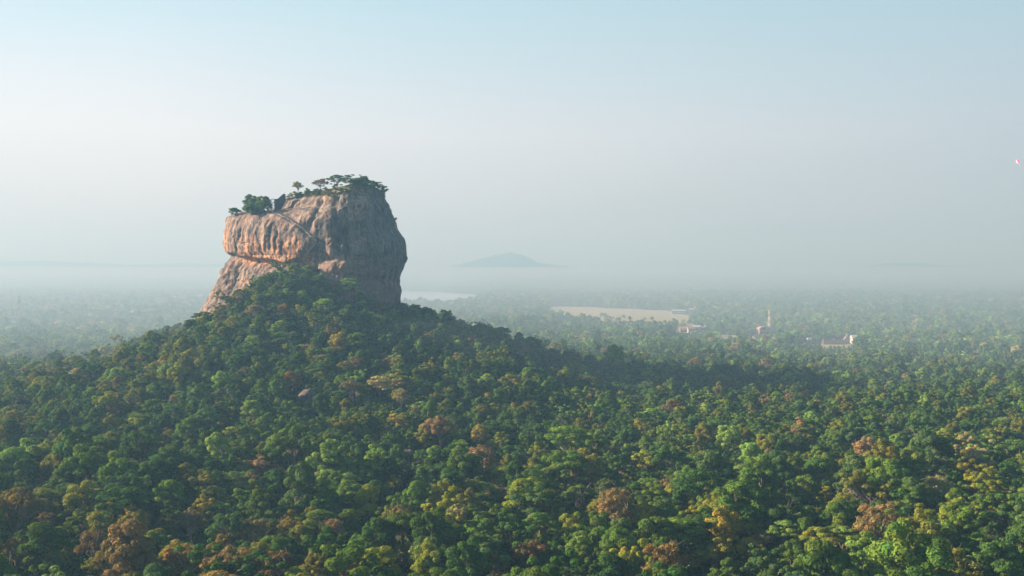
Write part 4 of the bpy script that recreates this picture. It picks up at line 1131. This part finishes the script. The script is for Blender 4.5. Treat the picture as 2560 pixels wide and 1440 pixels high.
for k, (a, c) in enumerate(palm_at):
    p = ground_hit(a, c + 6, 6); e = empty('coconut_palm', p, rng.uniform(0, 6.28)); s = rng.uniform(.95, 1.3); e.scale = (s, s, s * rng.uniform(.95, 1.15))
    cm, tm = PALM[k % 3]; cc = link('crown', cm, e); cc['tint'] = tinted('bluish green', rng); link('trunk', tm, e)
    side = 'in front of the dry field' if a < 1700 else 'between the pink house and the mast'
    lst_ = [q for q in palm_at if (q[0] < 1700) == (a < 1700)]; r_i = sorted(lst_).index((a, c))
    tag(e, f'coconut palm {side}, ' + ('leftmost such' if r_i == 0 else f'{ORD[r_i]} such from left'), 'palm', 'coconut palms on the plain')

# ------------------------------------------------------------------ far hills
HILLM, hn_, hl_, hb_ = new_mat('forested_hill')
hx = N(hn_, 'ShaderNodeTexNoise'); hx.inputs['Scale'].default_value = .05; hx.inputs['Detail'].default_value = 8
hg = N(hn_, 'ShaderNodeNewGeometry'); hl_.new(hg.outputs['Position'], hx.inputs['Vector'])
hc = N(hn_, 'ShaderNodeValToRGB'); hc.color_ramp.elements[0].color = (.02, .04, .018, 1); hc.color_ramp.elements[1].color = (.08, .10, .04, 1)
hl_.new(hx.outputs['Fac'], hc.inputs[0]); hl_.new(hc.outputs[0], hb_.inputs['Base Color']); hb_.inputs['Roughness'].default_value = 1; hb_.inputs['Specular IOR Level'].default_value = 0
def hill(px, ptop, wpx, Y, seed, prof=1.6, dep=.6):
    c = at_y(px, ptop, Y); w = wpx / FPX * Y / 2; h = c.z
    n1, n2 = 120, 60; X_, Y_ = np.meshgrid(np.linspace(-1, 1, n1), np.linspace(-1, 1, n2), indexing='ij')
    rr = np.sqrt(X_ ** 2 + Y_ ** 2 + .035); z = h * np.clip(1 - rr, 0, 1) ** prof * (1 + .7 * fbm(X_ * 2.6 + seed, Y_ * 2.6, s=seed, o=5))
    z = z * (h / max(z.max(), 1e-3)) + 4 * noise(X_ * w / 14, Y_ * w / 14, s=seed) * np.clip(1 - rr, 0, 1)
    v = np.stack([c.x + X_ * w, Y + Y_ * w * dep, z - 3], -1).reshape(-1, 3)
    i = (np.arange(n1 - 1)[:, None] * n2 + np.arange(n2 - 1)[None]).ravel()
    o = link('hill', mesh_np('hill', v, np.stack([i, i + n2, i + n2 + 1, i + 1], -1), [HILLM], True)); tag(o, kind='structure')
hill(1280, 630, 440, 15000, 1, 1.35)
hill(2250, 656, 620, 18000, 4, 1.2)
hill(60, 651, 1700, 18000, 5, .5, .3)
hill(560, 657, 900, 19000, 9, .5, .3)

# ------------------------------------------------------------------ a kite in the air at the right edge
kp_ = at_y(2544, 404, 380.0)
kt = empty('kite', kp_); kt.rotation_euler = (R(14), R(-24), R(-52)); kt.scale = (1.1, 1.1, 1.1)
KP = plain('pink_kite_cloth', (.80, .10, .28), .7, .05, 1); KW_ = plain('pale_pink_kite_cloth', (.80, .52, .62), .7, .05, 1)
mb = MB(); mb.add([(0, 0, .62), (0, -.10, -.75), (.62, .10, .15), (0, .02, .62), (0, -.08, -.75), (.62, .12, .15)], [(0, 1, 2), (5, 4, 3), (0, 2, 5, 3), (2, 1, 4, 5), (1, 0, 3, 4)]); mb.build('right_panel', KP, kt)
mb = MB(); mb.add([(-.01, 0, .62), (-.01, -.10, -.75), (-.62, .10, .15), (-.01, .02, .62), (-.01, -.08, -.75), (-.62, .12, .15)], [(2, 1, 0), (3, 4, 5), (3, 5, 2, 0), (5, 4, 1, 2), (4, 3, 0, 1)]); mb.build('left_panel', KW_, kt)
mb = MB(); mb.tube([(0, .06, .64), (0, -.04, -.77)], .015, 5); mb.tube([(-.63, .12, .15), (.63, .12, .15)], .012, 5); mb.build('spar', STEEL, kt)
mb = MB(); mb.tube([(0, -.08, -.75), (.1, -.06, -1.1), (-.05, 0, -1.5), (.08, .02, -1.9)], [.03, .03, .025, .02], 5); mb.build('tail', KW_, kt)
tag(kt, 'small pink kite alone in the sky at the right edge', 'kite')
#@@END@@

# ------------------------------------------------------------------ haze box round everything
zmin = float(ZZ.min()) - 1.0
ztop = 450.0
v_ = [(-60000, -2000, zmin), (60000, -2000, zmin), (60000, 32000, zmin), (-60000, 32000, zmin), (-60000, -2000, ztop), (60000, -2000, ztop), (60000, 32000, ztop), (-60000, 32000, ztop)]
hme = bpy.data.meshes.new('haze'); hme.from_pydata(v_, [], [(3, 2, 1, 0), (4, 5, 6, 7), (0, 1, 5, 4), (1, 2, 6, 5), (2, 3, 7, 6), (3, 0, 4, 7)])
hm = bpy.data.materials.new('haze_air'); hm.use_nodes = True; hn = hm.node_tree.nodes; hn.remove(hn['Principled BSDF'])
pvn = hn.new('ShaderNodeVolumePrincipled'); pvn.inputs['Color'].default_value = HAZE_COLOR; pvn.inputs['Density'].default_value = HAZE_DENSITY
pvn.inputs['Anisotropy'].default_value = HAZE_G; pvn.inputs['Absorption Color'].default_value = HAZE_ABSORB
hm.node_tree.links.new(pvn.outputs[0], hn['Material Output'].inputs['Volume']); hme.materials.append(hm)
haze = link('haze', hme); tag(haze, kind='stuff')

# the bank of morning mist lying low over the far plain
v_ = [(-59000, 720, zmin + .5), (59000, 720, zmin + .5), (59000, 31500, zmin + .5), (-59000, 31500, zmin + .5), (-59000, 720, 60), (59000, 720, 60), (59000, 31500, 60), (-59000, 31500, 60)]
mme = bpy.data.meshes.new('mist'); mme.from_pydata(v_, [], [(3, 2, 1, 0), (4, 5, 6, 7), (0, 1, 5, 4), (1, 2, 6, 5), (2, 3, 7, 6), (3, 0, 4, 7)])
mm = bpy.data.materials.new('mist_air'); mm.use_nodes = True; hn = mm.node_tree.nodes; hn.remove(hn['Principled BSDF'])
pvn = hn.new('ShaderNodeVolumePrincipled'); pvn.inputs['Color'].default_value = (0.39, 0.50, 0.63, 1); pvn.inputs['Density'].default_value = MIST_DENSITY
pvn.inputs['Anisotropy'].default_value = HAZE_G; pvn.inputs['Absorption Color'].default_value = (0.02, 0.02, 0.02, 1)
mm.node_tree.links.new(pvn.outputs[0], hn['Material Output'].inputs['Volume']); mme.materials.append(mm)
mist = link('mist', mme); tag(mist, kind='stuff')
